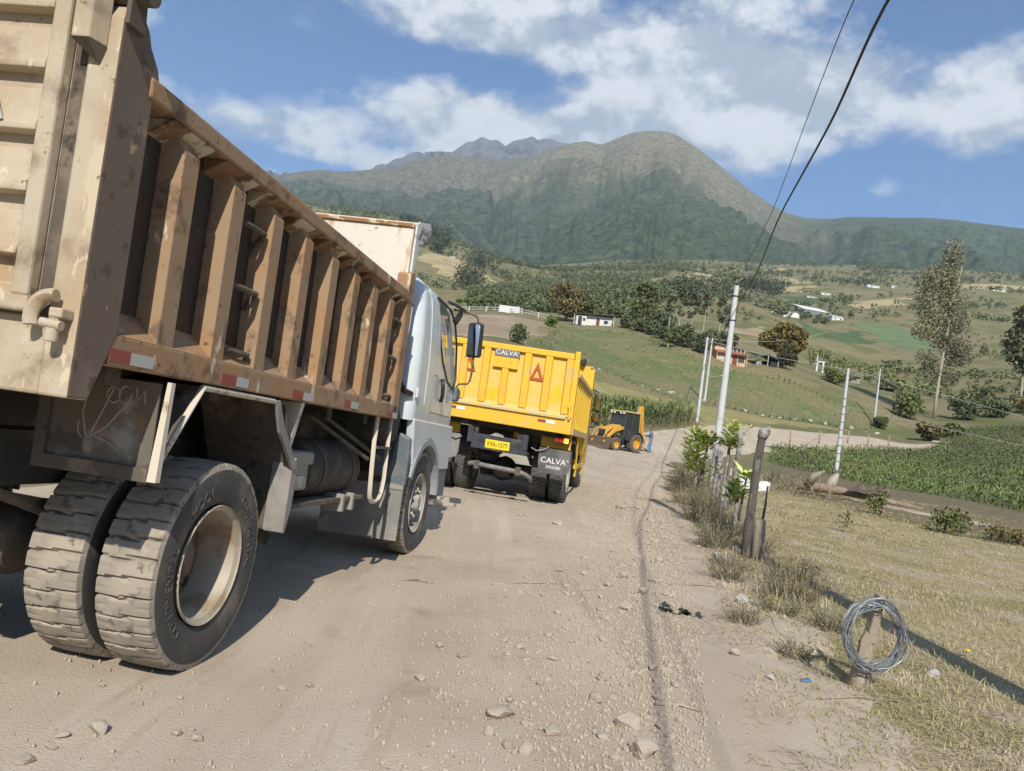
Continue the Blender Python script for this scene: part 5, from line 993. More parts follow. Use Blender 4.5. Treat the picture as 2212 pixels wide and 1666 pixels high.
tree('broad_tree', 'broad yellowish-brown tree behind the pink house', (51.3, 153), 8.8, 9.6, [(-2.6, 0, 4.4, 2.3, 2.2, 1.7), (0, 0, 5.6, 2.8, 2.5, 2.0), (2.6, 0, 5.8, 2.2, 2.2, 1.8), (-1, 0, 3.6, 2.5, 2.2, 1.5), (2.2, 0, 3.8, 2.4, 2.2, 1.5), (.6, 0, 7.0, 2.0, 2, 1.2), (3.6, 0, 4.8, 1.2, 1.2, 1.2), (-3.6, 0, 3.6, 1.2, 1.4, 1.)], 4200, .34, L_YEL, tr=.3, crown0=.2, seed=80)
tree('dense_tree', 'dense dark olive tree in front of the broad yellowish tree', (48.8, 142.4), 5.6, 4.4, [(0, 0, 2.6, 1.9, 1.8, 1.7), (.2, 0, 3.9, 1.6, 1.5, 1.2), (-.9, 0, 1.8, 1.2, 1.3, 1.1), (.9, 0, 1.8, 1.2, 1.2, 1.1), (.1, 0, 4.8, .9, .9, .7)], 3200, .20, leafmat('leaf_dark_olive', (.062, .066, .032)), tr=.16, crown0=.2, seed=81)
bush('round_bush', 'round glossy green bush left of the grey-roofed hut', (60.2, 148), 4.6, 3.6, L_GREEN, 1700, .22, 82)
tree('tall_eucalyptus', 'very tall thin eucalyptus with a bare leaning trunk on the right', (73.8, 137.3), 31.5, 9, [(0.0, 0, 28.6, 2.04, 2.04, 3.51), (-2.8, 0, 24.4, 2.76, 2.64, 2.56), (-0.2, 0, 24.2, 2.4, 2.4, 2.97), (-3.6, 0.5, 21.4, 1.92, 2.16, 2.03), (0.8, 0, 20.6, 2.64, 2.64, 2.7), (-2.0, 0.5, 18.2, 2.88, 2.64, 2.16), (2.4, 0, 17.2, 2.28, 2.4, 2.03), (-3.2, 0.5, 15.2, 2.28, 2.4, 1.76), (2.2, 0.5, 13.4, 3.12, 2.88, 2.03), (-0.5, 0.5, 14.2, 2.04, 2.16, 1.76), (3.2, 0.5, 11, 2.64, 2.4, 1.62), (-2.2, 0.5, 10.8, 2.04, 2.16, 1.49), (-5.0, 0.3, 15.4, 0.84, 0.84, 0.81), (-1.5, 0.5, 8.4, 1.92, 1.92, 1.62), (2.0, 0.5, 7.6, 2.16, 2.16, 1.76), (0.5, 0.5, 17, 1.44, 1.44, 4.05), (0, 0, 25.5, 1.32, 1.32, 2.7)], 12000, .20, leafmat('leaf_tall_eucalyptus', (.175, .175, .115), (.20, .185, .12)), M_PALE, .30, crown0=.35, limbs=9, seed=90, up=.0)
tree('edge_eucalyptus', 'tall eucalyptus cut by the right edge of the picture', (107, 166), 22, 9, None, 2200, .5, L_EUC, M_PALE, .3, crown0=.25, seed=91)
for k, (x, y, w, h, lab) in enumerate([(66, 131, 5.5, 5.2, 'big dark bush just left of the tall eucalyptus trunk'), (79, 137, 5.5, 4.6, 'light-tipped bush right of the tall eucalyptus trunk'), (59.5, 111, 3.2, 2.8, 'small bushy tree at the bend of the field track'), (63.5, 113, 3.0, 2.4, 'bush at the right end of the log pile'), (86, 140, 6, 4.2, 'wide bush behind the far corner of the green crop'), (95, 143, 6.5, 4.0, 'wide bush at the right behind the green crop'), (57.6, 122, 2.0, 2.0, 'bush at the foot of the farther utility pole')]):
    bush('field_bush', lab, (x, y), w, h, (L_GREEN, L_DARK, L_OLIVE)[k % 3], 1300, .28, 95+k, 'bushes round the green crop')
bush('pasture_bush', 'dark green bush at the far edge of the dry pasture', (10.9, 19.2), 1.25, .75, L_GREEN, 700, .05, 110)
bush('pasture_bush', 'low brown bush right of the dark one at the pasture edge', (12.6, 19.0), 1.5, .5, L_OLIVE, 600, .05, 111)
bush('sapling', 'thin green sapling with a pale stake at the pasture edge', (10.6, 22.2), .55, 1.0, L_GREEN, 320, .05, 112, cat='sapling')
bush('small_weed', 'lone small dark weed in the middle of the pasture', (7.0, 15.9), .28, .55, L_DARK, 90, .03, 113, cat='weed')
# ---- far woods that read as one mass
def wood(name, n, areas, lm, hr, nq, seed, avoid=()):
    rng = np.random.default_rng(seed); Vs = []; Fs = []; tot = 0; P = []
    for (a0, a1, r0_, r1_, den) in areas:
        m_ = int(n*den); az = np.radians(rng.uniform(a0, a1, m_)); r = np.exp(rng.uniform(math.log(r0_), math.log(r1_), m_)); X = r*np.sin(az); Y = r*np.cos(az)
        k = fbm(X/60, Y/60, 3, seed) > .02
        for po in avoid: k &= ~inside(po, X, Y)
        P.append(np.stack([X[k], Y[k]], 1))
    P = np.vstack(P); Z = H(P[:, 0], P[:, 1]); m_ = len(P); hh = rng.uniform(hr[0], hr[1], m_)*(1+.5*(rng.random(m_) < .12)); ww = hh*rng.uniform(.32, .55, m_)
    d = rng.normal(size=(m_, nq, 3)); d /= np.linalg.norm(d, axis=2, keepdims=True); d *= rng.random((m_, nq, 1))**.4
    c = np.stack([P[:, 0][:, None]+d[..., 0]*ww[:, None], P[:, 1][:, None]+d[..., 1]*ww[:, None], Z[:, None]+hh[:, None]*(.55+.45*d[..., 2])], 2).reshape(-1, 3)
    V, F = rand_quads(c, np.repeat(np.minimum(ww*.42, .30+.0009*np.hypot(P[:, 0], P[:, 1])), nq)*rng.uniform(.7, 1.3, m_*nq), rng, .3)
    return tag(npobj(name, V, F, lm), 'far wooded slope of mixed scrub and eucalyptus', 'wood', kind='stuff')
AV = [[(105, 300), (121.3, 352.9), (140, 420), (191.1, 453.6), (218.3, 476.7), (230, 447), (222, 405), (177.2, 330), (139, 310)], [(56, 240), (56, 262), (90.2, 295), (106, 324), (82, 250)], [(-125, 822), (-87.4, 815), (-50, 735), (-18, 690), (-20, 605), (-26, 515), (-42, 490), (-92, 610)], [(225.6, 550.1), (290.9, 690), (363.5, 755), (330, 650), (247.9, 540), (220, 530)], [(252.7, 790), (316.1, 866), (280, 745), (230, 705)], [(321.7, 1050), (354.4, 1070), (332, 900), (298, 860)], [(475, 825), (475, 880), (533, 975), (660, 995), (600, 925)], [(193, 930), (263, 1056), (256, 1010), (180, 840)], [(219, 690), (281, 697), (205, 556), (182, 560)], [(130, 850), (165, 850), (162, 815), (130, 805)]]
wood('scrub_wood', 9000, [(-30, 3, 760, 1420, .26), (-30, -5, 460, 700, .06), (-4, 12, 420, 1400, .55), (12, 36, 700, 1420, .13), (12, 24, 520, 700, .03), (24, 40, 520, 760, .04)], L_DARK, (3., 7), 22, 5, AV)
wood('green_wood', 6000, [(-30, 3, 600, 1420, .25), (-3, 12, 560, 1420, .2), (12, 36, 600, 1420, .18)], L_GREEN, (2.2, 5), 16, 8, AV)
wood('hedgerow_scrub', 5200, [(24, 42, 165, 520, .30), (-3, 10, 235, 520, .22), (20, 26, 205, 300, .04), (10, 24, 300, 520, .10)], leafmat('leaf_scrub', (.15, .165, .072)), (.8, 2.2), 30, 18, AV)
wood('dark_scrub', 2200, [(24, 42, 260, 520, .06), (-4, 11, 215, 520, .5), (10, 24, 300, 520, .14)], L_DARK, (2.0, 5.5), 50, 19, AV)
wood('upper_forest', 6500, [(-30, 44, 980, 1440, .9)], L_DARK, (3.5, 8), 16, 28, AV)
wood('eucalyptus_stand', 1500, [(-7, -3.0, 660, 860, .13), (-9.5, -6, 860, 1150, .25), (-5, -3.4, 480, 640, .05), (8, 14, 330, 430, .06), (14, 18, 560, 800, .08)], leafmat('leaf_far_eucalyptus', (.06, .075, .045)), (9, 17), 60, 12, AV[:2]+AV[3:])
# ---------------------------------------------------------------- buildings
m_lime = mat('whitewash', (.66, .67, .66), [((.50, .49, .46), 1.5, .5, .68)], rough=.9); m_tin = mat('dark_tin_roof', (.10, .10, .105), [((.2, .19, .18), 2, .5, .65)], rough=.6); m_pink = mat('peach_plaster', (.62, .42, .28), [((.52, .35, .24), 1.2, .5, .66)], rough=.9)
m_tile = mat('terracotta_roof', (.30, .125, .085), [((.22, .10, .07), 3, .5, .66)], rough=.85, bump=.4, bscale=8); m_door = mat('brown_door', (.16, .06, .04), rough=.7); m_pane = mat('dark_pane', (.05, .055, .06), rough=.1); m_gtin = mat('grey_tin', (.33, .35, .36), [((.25, .24, .23), 2, .5, .66)], rough=.55); m_film = mat('white_greenhouse_film', (.72, .75, .76), rough=.5); m_brick = mat('grey_block', (.30, .27, .24), [((.22, .19, .16), 3, .5, .66)], rough=.95)
z = gz(15, 160); S = thing('white_shed', 'low white shed with flat tin roof on top of the hill', 'shed', (15, 160.5, z-.1), 0)
MB().box(-3.8, -1.7, 0, 4, 0, 2.0).obj('wall', m_lime, S); MB().box(-1.7, 3.6, .6, 4, 0, 2.3).obj('wall', m_lime, S)
MB().prism([(-4.6, 2.15), (4.3, 2.75), (4.3, 2.83), (-4.6, 2.23)], 'y', -.5, 4.4).obj('roof', m_tin, S); MB().box(-3.4, -2.6, -.02, 0, 0, 1.8).obj('door', m_pane, S); MB().box(-2.4, -1.9, -.02, 0, .9, 1.5).obj('window', m_pane, S)
MB().box(.4, 1.1, .57, .6, 0, 1.9).obj('door', m_door, S); MB().box(2.0, 2.8, .57, .6, .9, 1.6).obj('window', m_pane, S); MB().tube([(3.9, -.2, 0), (3.9, -.2, 2.6)], .07, 6).obj('post', m_lime, S); MB().tube([(-4.2, -.2, 0), (-4.2, -.2, 2.2)], .07, 6).obj('post', m_lime, S)
z = gz(38.5, 138); HS = thing('farmhouse', 'small peach farmhouse with terracotta porch roof below the broad tree', 'house', (37.6, 138, z-.15), -6)
MB().prism([(0, 0), (0, 2.1), (1.2, 2.6), (1.25, 3.2), (2.2, 3.35), (4.0, 2.6), (4.0, 0)], 'x', -2.75, 2.75).obj('wall', m_pink, HS)
pr_ = MB().prism([(-.75, 2.02), (1.25, 2.62), (1.25, 2.70), (-.75, 2.10)], 'x', -3.0, 3.1).obj('porch_roof', m_tile, HS)
MB().prism([(.95, 3.42), (2.2, 3.62), (4.4, 2.70), (4.4, 2.62), (2.2, 3.52), (.95, 3.32)], 'x', -1.0, 3.2).obj('roof', m_tile, HS)
for k in range(6): MB().box(-.9+k*.72, -.78+k*.72, 1.19, 1.245, 2.66, 3.3).obj('clerestory_post', m_lime, HS)
MB().box(-1.0, 2.72, 1.21, 1.248, 2.72, 3.28).obj('clerestory_window', m_pane, HS)
MB().box(.2, 1.05, -.03, 0, 0, 1.85).obj('door', m_door, HS); w_ = MB().box(1.25, 2.35, -.03, 0, .75, 1.75).obj('window', m_pane, HS)
for x in (1.6, 2.0): MB().box(x-.025, x+.025, -.05, -.03, .75, 1.75).obj('window_bar', m_box, w_)
w_ = MB().box(-2.3, -1.4, -.03, 0, .9, 1.7).obj('window', mat('curtained_pane', (.5, .5, .52), rough=.5), HS)
for x in (-2.85, 2.6): MB().tube([(x, -.6, 0), (x, -.6, 2.1)], .06, 6).obj('porch_post', m_pink, HS)
z = gz(45.8, 142.5); S2 = thing('open_barn', 'dark open barn with sagging roof right of the peach farmhouse', 'barn', (45.6, 142.2, z-.1), -8)
MB().prism([(-2.9, 1.35), (-.4, 2.2), (3.0, .75), (3.0, .65), (-.4, 2.08), (-2.9, 1.25)], 'y', -.6, 3.2).obj('roof', m_tin, S2); MB().box(-1.0, 2.6, 2.9, 3.0, 0, 1.2).obj('wall', m_dark, S2); MB().box(.2, 2.7, -.2, .0, 0, .9).obj('wall', mat('black_sheeting', (.02, .022, .024), rough=.6), S2)
for x, h in ((-2.6, 1.3), (-1.6, 1.65), (-.4, 2.05), (1.6, 1.2)): MB().tube([(x, -.4, 0), (x, -.4, h)], .06, 6).obj('post', m_lime if x > -1 else M_BARK, S2)
MB().box(-2.2, -1.2, .4, 1.0, .0, 1.05).obj('water_tank', m_gtin, S2, bevel=.1)
z = gz(74, 190.7); G1 = thing('gate_portal', 'lone pale concrete gate portal on the dry knoll', 'gate', (73.8, 190.7, z-.1))
for x in (-1., .5): MB().box(x-.2, x+.2, -.2, .2, 0, 2.5 if x > 0 else 2.6).obj('pillar', m_lime, G1)
MB().box(-1.2, .8, -.2, .2, 2.5, 2.8).obj('lintel', m_lime, G1); MB().tube([(-1.1, 0, 2.8), (-1.0, 0, 4.3)], .12, 6).obj('mast', m_lime, G1)
z = gz(78, 183); RN = thing('hut', 'low block hut with grey tin roof right of the round bush', 'house', (77.8, 183, z-.1), 5)
MB().box(-2.3, 2.4, 0, 3.4, 0, 1.6).obj('wall', m_brick, RN); MB().prism([(-3.1, 1.9), (2.8, 1.55), (2.8, 1.65), (-3.1, 2.0)], 'y', -.5, 3.8).obj('roof', m_gtin, RN); MB().box(.3, 1.6, -.03, 0, .75, 1.3).obj('window', m_pane, RN); MB().tube([(-2.4, -.3, 1.6), (-2.2, -.3, 3.6)], .05, 6).obj('mast', m_gtin, RN)
MB().lathe([(0, 0), (.3, .05), (.5, .16)], (-3.2, -.4, 2.3), 'y', 14).obj('satellite_dish', m_film, RN, smooth=True)
z = gz(86.8, 181); LT = thing('lean_to', 'sloping grey tin lean-to right of the farther utility pole', 'shed', (86.6, 181, z-.1), 0)
MB().prism([(-2.2, 2.6), (2.1, 1.1), (2.1, 1.2), (-2.2, 2.7)], 'y', -1.2, 2.2).obj('roof', m_gtin, LT); MB().box(-1.9, 1.8, 1.9, 2.0, 0, 1.1).obj('wall', m_dark, LT)
for x, h in ((-2., 2.5), (2., 1.1)): MB().tube([(x, -1, 0), (x, -1, h)], .07, 6).obj('post', M_BARK, LT)
z = gz(150, 446); GH = thing('greenhouse', 'white arched greenhouses with scalloped roof above the green field', 'greenhouse', (150.5, 446, z-.5), -14)
for k in range(3): MB().prism([(-7.4+k*4.9+2.45*(1-math.cos(t)), 2.0+1.5*math.sin(t)) for t in np.linspace(0, math.pi, 9)]+[(-2.5+k*4.9, 0), (-7.4+k*4.9, 0)], 'y', 0, 16).obj('bay', m_film, GH)
z = gz(190, 509); GH2 = thing('greenhouse', 'long white sheet-roofed greenhouse higher up than the arched ones', 'greenhouse', (190.5, 509, z-.5), -14)
MB().box(-9.5, 9.5, 0, 14, 0, 2.2).obj('wall', mat('net_wall', (.2, .22, .21), rough=.8), GH2); MB().prism([(-.4, 2.3), (14.4, 7.0), (14.4, 7.15), (-.4, 2.45)], 'x', -10, 10).obj('roof', m_film, GH2)
z = gz(181, 451); W1 = thing('white_house', 'long white house on the upper edge of the green field', 'house', (181.3, 452, z-.3), -12)
MB().box(-3.6, 3.6, 0, 5, 0, 2.6).obj('wall', m_lime, W1); MB().prism([(-.4, 2.6), (2.5, 3.5), (5.4, 2.6)], 'x', -3.9, 3.9).obj('roof', m_film, W1)
for x in (-2, 1.6): MB().box(x, x+.9, -.03, 0, .9, 1.7).obj('window', m_pane, W1)
for k, (x, y, w, h, lab) in enumerate([(235.6, 645, 9, 3.2, 'far white house in the green strip above the greenhouses'), (284, 741, 11, 3, 'far white houses beside trees, right of the tan fields'), (352, 797, 13, 3.6, 'far white house left of the tall eucalyptus top'), (236, 799, 16, 4.5, 'far pale greenhouse near the tan terrace fields'), (382, 812, 9, 4, 'far white house with gable just left of the tall eucalyptus'), (96, 560, 5, 3, 'tiny white house seen above the sparse tree'), (-75, 770, 6, 3, 'tiny white house on the dry slope beside the white cab'), (55, 470, 5.5, 2.6, 'tiny white hut beside a thin mast above the round tree'), (540, 905, 22, 3.5, 'long pale building below the bright tan strip at right')]):
    z = gz(x, y); W = thing('white_house', lab, 'house', (x, y, z-.3), -10+k*3, 'far white houses'); MB().box(-w/2, w/2, 0, w*.5, 0, h*.7).obj('wall', m_lime, W); MB().prism([(-.3, h*.7), (w*.25, h), (w*.5+.3, h*.7)], 'x', -w/2-.3, w/2+.3).obj('roof', m_film if k % 2 else m_gtin, W); MB().box(-w*.2, -w*.08, -.04, 0, .6, h*.5).obj('window', m_pane, W)
CF = thing('concrete_fence', 'low white concrete rail fence behind the white truck cab', 'fence', (0, 0, 0))
fp = [(-22, 184), (-17, 182), (-12, 179.5), (-8, 176), (-4, 171.5), (0, 167), (3.5, 162.5), (6.5, 159)]
for i in range(len(fp)-1):
    a = Vector((*fp[i], gz(*fp[i]))); c_ = Vector((*fp[i+1], gz(*fp[i+1])))
    MB().tube([a-Vector((0, 0, .2)), a+Vector((0, 0, 1.25))], .11, 6).obj('post', m_lime, CF)
    for hh in (.55, 1.05): MB().tube([a+Vector((0, 0, hh)), c_+Vector((0, 0, hh))], .07, 4).obj('rail', m_lime, CF)
MB().box(-5, -.5, 170, 170.3, gz(-3, 170), gz(-3, 170)+1.5).obj('block_wall', m_lime, CF)
# ---------------------------------------------------------------- crops (uncountable: one object each)
def blades(P, L, wd, rng, bend=.4, yaw=None, seg=2, up0=.8):
    """arching leaf strips from base points P; returns verts, quads"""
    n = len(P); a = rng.uniform(0, 2*math.pi, n) if yaw is None else yaw; dx, dy = np.cos(a), np.sin(a); e = np.clip(rng.normal(up0, .22, n), .1, 1.45)
    rows = []
    for s_ in range(seg+1):
        q = s_/seg; ang = e-bend*q*2; hor = np.cos(e)*q+(bend*q*q*.6); ver = np.sin(e)*q-bend*q*q*.55
        c = np.stack([P[:, 0]+dx*hor*L, P[:, 1]+dy*hor*L, P[:, 2]+ver*L], 1); w_ = wd*(1-q*.92)*(.55+.9*min(q*3, 1) if s_ else .6)
        sd = np.stack([-dy*w_, dx*w_, np.zeros(n)], 1); rows += [c-sd, c+sd]
    V = np.stack(rows, 1).reshape(-1, 3); k = 2*(seg+1); b0 = np.arange(n)*k
    F = np.concatenate([np.stack([b0+2*s_, b0+2*s_+1, b0+2*s_+3, b0+2*s_+2], 1) for s_ in range(seg)]); return V, F
def crop(name, poly, rowsp, plsp, h, nl, lab, lm, heading, seed, stalk=True, wid=.05, cat='crop', fill=1.):
    rng = np.random.default_rng(seed); P = np.array(poly); c0 = P.mean(0); R_ = np.hypot(*(P-c0).T).max(); hd = R(heading)
    u = np.arange(-R_, R_, rowsp); v = np.arange(-R_, R_, plsp); U, W = np.meshgrid(u, v); U = U+rng.normal(size=U.shape)*rowsp*.08; W = W+rng.normal(size=W.shape)*plsp*.3
    X = (c0[0]+U*math.cos(hd)+W*math.sin(hd)).ravel(); Y = (c0[1]-U*math.sin(hd)+W*math.cos(hd)).ravel(); k = inside(poly, X, Y) & (rng.random(len(X)) < fill); X = X[k]; Y = Y[k]; Z = H(X, Y); n = len(X)
    hh = h*rng.uniform(.75, 1.12, n)*(1+.25*fbm(X/6, Y/6, 2, seed)); Vs = []; Fs = []; o = 0
    for j in range(nl):
        q = (j+.6)/nl if stalk else 0.; B0 = np.stack([X, Y, Z+hh*q*.80], 1); V, F = blades(B0, hh*rng.uniform(.36, .5, n) if stalk else hh*rng.uniform(.6, 1.1, n), wid*rng.uniform(.7, 1.2, n), rng, .55 if stalk else .4, up0=.95); Vs.append(V); Fs.append(F+o); o += len(V)
    if stalk:
        a = rng.uniform(0, 3.14, n); s_ = .022; V = np.stack([np.stack([X-np.cos(a)*s_, Y-np.sin(a)*s_, Z], 1), np.stack([X+np.cos(a)*s_, Y+np.sin(a)*s_, Z], 1), np.stack([X+np.cos(a)*s_*.4, Y+np.sin(a)*s_*.4, Z+hh], 1), np.stack([X-np.cos(a)*s_*.4, Y-np.sin(a)*s_*.4, Z+hh], 1)], 1).reshape(-1, 3); Vs.append(V); Fs.append(np.arange(4*n).reshape(n, 4)+o)
    return tag(npobj(name, np.vstack(Vs), np.vstack(Fs), lm), lab, cat, kind='stuff')
crop('maize_crop', CORN, .8, .36, 2.0, 10, 'tall green maize behind the backhoe', L_CORN, 40, 3, wid=.055)
crop('maize_stalks', [(4.3, 60.8), (8.2, 62.4), (12.6, 68.4), (18.4, 75.2), (18.1, 76.5), (12.5, 70), (8.4, 63.9), (4.5, 62.2)], .5, .5, 1.3, 5, 'dry weeds and stalks along the foot of the maize', L_DRY, 40, 4, wid=.03)
crop('young_maize', CROP, .7, .28, .62, 6, 'green knee-high crop on the right', L_CORN, 52, 5, wid=.05)
crop('bean_rows', HILL, .9, .32, .28, 4, 'low crop rows on the hill field', leafmat('bean_leaf', (.15, .165, .065), isl=.2), 20, 6, stalk=False, wid=.10, fill=.4)
# ---------------------------------------------------------------- pasture grass and dry litter
m_gr = mat('dry_grass_blade', (.44, .375, .21), [((.33, .30, .14), .6, .42, .58), ((.54, .46, .30), 2.2, .52, .66)], rough=.9, island=.16, coord='Pos', spec=.2)
m_straw = mat('straw', (.47, .40, .27), [((.27, .22, .14), 3, .5, .66)], rough=.9, island=.25, coord='Pos', spec=.2)
rng = np.random.default_rng(77)
def verge_pts(n, y0, y1, d0, d1, pw=1.):
    y = y0+(y1-y0)*rng.random(n)**1.25; x = road_x(y, 1)+d0+(d1-d0)*rng.random(n)**pw; return x, y
x, y = verge_pts(150000, 2.2, 34, .35, 13., 1.2); k = (x > .5) & (x-road_x(y, 1) < 1.2+.75*y) & (fbm(x*.9, y*.9, 3, 6) > -.33) & (rng.random(len(x)) < np.clip(-.05+(x-road_x(y, 1))*.5, 0, 1)); x = x[k]; y = y[k]
L = rng.uniform(.02, .05, len(x))*(1+.8*(fbm(x*.6, y*.6, 2, 4) > .12)); V, F = blades(np.stack([x, y, H(x, y)+.025], 1), L, .0019+.00020*y, rng, .35, seg=2, up0=.85)
tag(npobj('pasture_grass', V, F, m_gr), 'short dry grass of the pasture', 'grass', kind='stuff')
x, y = verge_pts(34000, 2.0, 26, -.45, 1.9, .75); L = rng.uniform(.03, .12, len(x)); k = fbm(x*1.1, y*.8, 3, 15) > -.12; x, y, L = x[k], y[k], L[k]
V, F = blades(np.stack([x, y, road_h(x, y)+.006], 1), L, .0036+.0002*y, rng, .08, seg=1, up0=.18); tag(npobj('straw_litter', V, F, m_straw), 'dry straw lying along the road verge', 'straw', kind='stuff')
x, y = verge_pts(16000, 2.0, 14, .1, 1.6, .7); k = fbm(x*1.4, y*1.2, 3, 41) > -.02; x, y = x[k], y[k]
V, F = blades(np.stack([x, y, road_h(x, y)], 1), rng.uniform(.02, .075, len(x)), .0020+.0002*y, rng, .35, seg=2, up0=.75); tag(npobj('verge_grass', V, F, m_gr), 'thin dry grass on the dusty verge', 'grass', kind='stuff')
# ---------------------------------------------------------------- stones
m_stone = mat('dusty_stone', (.40, .345, .275), [((.45, .395, .325), 9, .45, .62), ((.27, .225, .175), 16, .56, .68)], rough=.95, island=0., bump=.4, bscale=50, dist=.01); m_rock = mat('pale_rock', (.46, .44, .41), [((.33, .31, .28), 8, .5, .64)], rough=.95, bump=.4, bscale=20)
def stone_mesh(seed, sub=2):
    rg_ = np.random.default_rng(seed); bm = bmesh.new(); bmesh.ops.create_icosphere(bm, subdivisions=sub, radius=1)
    pl = [(Vector(rg_.normal(size=3)).normalized(), rg_.uniform(.45, .8)) for _ in range(9)]
    for v in bm.verts:
        for nrm, d in pl:
            q = v.co.dot(nrm)
            if q > d: v.co -= nrm*(q-d)
        v.co += Vector(rg_.normal(size=3))*.03
    me = bpy.data.meshes.new('stone'); bm.to_mesh(me); bm.free(); me.materials.append(m_stone); return me
SM = [stone_mesh(k) for k in range(8)]
def put_stone(x, y, s, lab, grp, seed, cat='stone', sink=.25, mt=None, name='stone'):
    rg_ = random.Random(seed); me = SM[seed % 8]
    if mt: me = me.copy(); me.materials[0] = mt
    o = bpy.data.objects.new(name, me); COL.objects.link(o); sc = (s*rg_.uniform(.8, 1.3), s*rg_.uniform(.8, 1.2), s*rg_.uniform(.5, .85)); o.scale = sc; o.rotation_euler = (rg_.uniform(-.3, .3), rg_.uniform(-.3, .3), rg_.uniform(0, 6.28))
    o.location = (x, y, rz(x, y)+sc[2]*(.62-sink)); return tag(o, lab, cat, grp)
rs = random.Random(5); cnt = 0; pts = []
yy = np.array([4.2, 7., 10., 13., 17.])
while cnt < 270:
    t_ = rs.random()
    if t_ < .62:
        y = 3.6+rs.random()**1.2*12; x = float(road_x(y, 1))-.25-abs(rs.gauss(.0, .62)); s = rs.uniform(.014, .046)*(1+.9*(rs.random() < .14)); g = 0
    elif t_ < .88:
        y = 2.6+rs.random()**1.3*13; x = float(road_x(y, 1))-rs.uniform(.8, 3.6); s = rs.uniform(.010, .026); g = 1
    else:
        y = 5.5+rs.random()*14; x = float(road_x(y, 1))+rs.uniform(.1, .9); s = rs.uniform(.02, .05); g = 2
    if x < -.85+.14*(y-4) and y > 3.4: continue
    put_stone(x, y, s, ('loose stone in the rubble strip along the right side of the road', 'small loose stone on the bare wheel track', 'stone among the dry weeds of the verge')[g], ('rubble strip stones', 'wheel track stones', 'verge stones')[g], cnt); cnt += 1
for k, (x, y, s, lab) in enumerate([(-1.60, 2.97, .042, 'upright pale stone in the bottom left corner of the road'), (-1.49, 3.28, .050, 'largest pale stone of the group in front of the dual tyres'), (-1.60, 3.20, .026, 'small stone left beside the largest one by the tyres'), (-1.58, 3.09, .030, 'stone below the largest one by the tyres'), (-1.20, 3.36, .028, 'left stone of the pair right of the tyre-front group'), (-1.10, 3.34, .030, 'right stone of the pair right of the tyre-front group'), (-1.17, 3.42, .022, 'small stone behind the pair by the tyres'), (-.95, 4.05, .026, 'stone by the shadow edge of the dual tyres, left'), (-.83, 4.15, .026, 'stone by the shadow edge of the dual tyres, right'), (-1.72, 3.75, .024, 'small stone left behind the dual tyres'), (-1.35, 3.75, .022, 'small stone just behind the outer tyre')]): put_stone(x, y, s, lab, 'stones near the dual tyres', 300+k, sink=.1)
put_stone(2.82, 9.8, .13, 'big pale rock at the foot of the charred post', None, 402, 'rock', .1, m_rock, 'rock'); put_stone(2.44, 7.5, .085, 'pale rock half buried in the verge weeds, upper', None, 403, 'rock', .2, m_rock, 'rock'); put_stone(2.40, 7.18, .075, 'pale rock just below the upper verge rock', None, 406, 'rock', .2, m_rock, 'rock'); put_stone(1.9, 5.12, .035, 'stone lying in straw left of the coil shadow', None, 405, 'rock', .2, m_rock, 'rock'); put_stone(3.34, 5.85, .07, 'flat pale stone in the grass right of the wire coil', None, 411, 'rock', .45, m_rock, 'rock')
rg2 = np.random.default_rng(9); n = 26000; y = 2.4+rg2.random(n)**1.4*26; d_ = rg2.random(n); x = np.where(d_ < .86, road_x(y, 1)-.1-np.abs(rg2.normal(0, .75, n)), road_x(y, 1)-rg2.random(n)*6); s = rg2.uniform(.003, .013, n)*(1+y*.045)
base = np.array([v.co[:] for v in stone_mesh(50, 1).vertices]); fac = np.array([p.vertices[:] for p in bpy.data.meshes['stone.008'].polygons]) if 'stone.008' in bpy.data.meshes else None
bmx = stone_mesh(51, 1); base = np.array([v.co[:] for v in bmx.vertices]); fac = np.array([list(p.vertices) for p in bmx.polygons])
V = (base[None]*(s[:, None, None]*rg2.uniform(.7, 1.3, (n, 1, 3)))+np.stack([x, y, road_h(x, y)+s*.28], 1)[:, None]).reshape(-1, 3); F = (fac[None]+(np.arange(n)*len(base))[:, None, None]).reshape(-1, 3)
tag(npobj('gravel', V, F, m_stone), 'fine gravel scattered over the dirt road', 'gravel', kind='stuff')
for k in range(20):          # field-edge rubble below the bean field
    q = k/19.; P = np.array([(9, 108), (18.4, 109.2), (24.7, 110.5), (33, 107.5), (39.5, 110.8), (47, 113), (54, 116)]); xx = np.interp(q*6, range(7), P[:, 0])+rs.uniform(-.5, .5); yy_ = np.interp(q*6, range(7), P[:, 1])+rs.uniform(-.6, .6)
    put_stone(float(xx), float(yy_), rs.uniform(.18, .42)*(1.8 if k in (5, 14) else 1), 'rubble stone in the row between meadow and bean field', 'field edge rubble', 500+k, sink=.2, mt=m_rock)
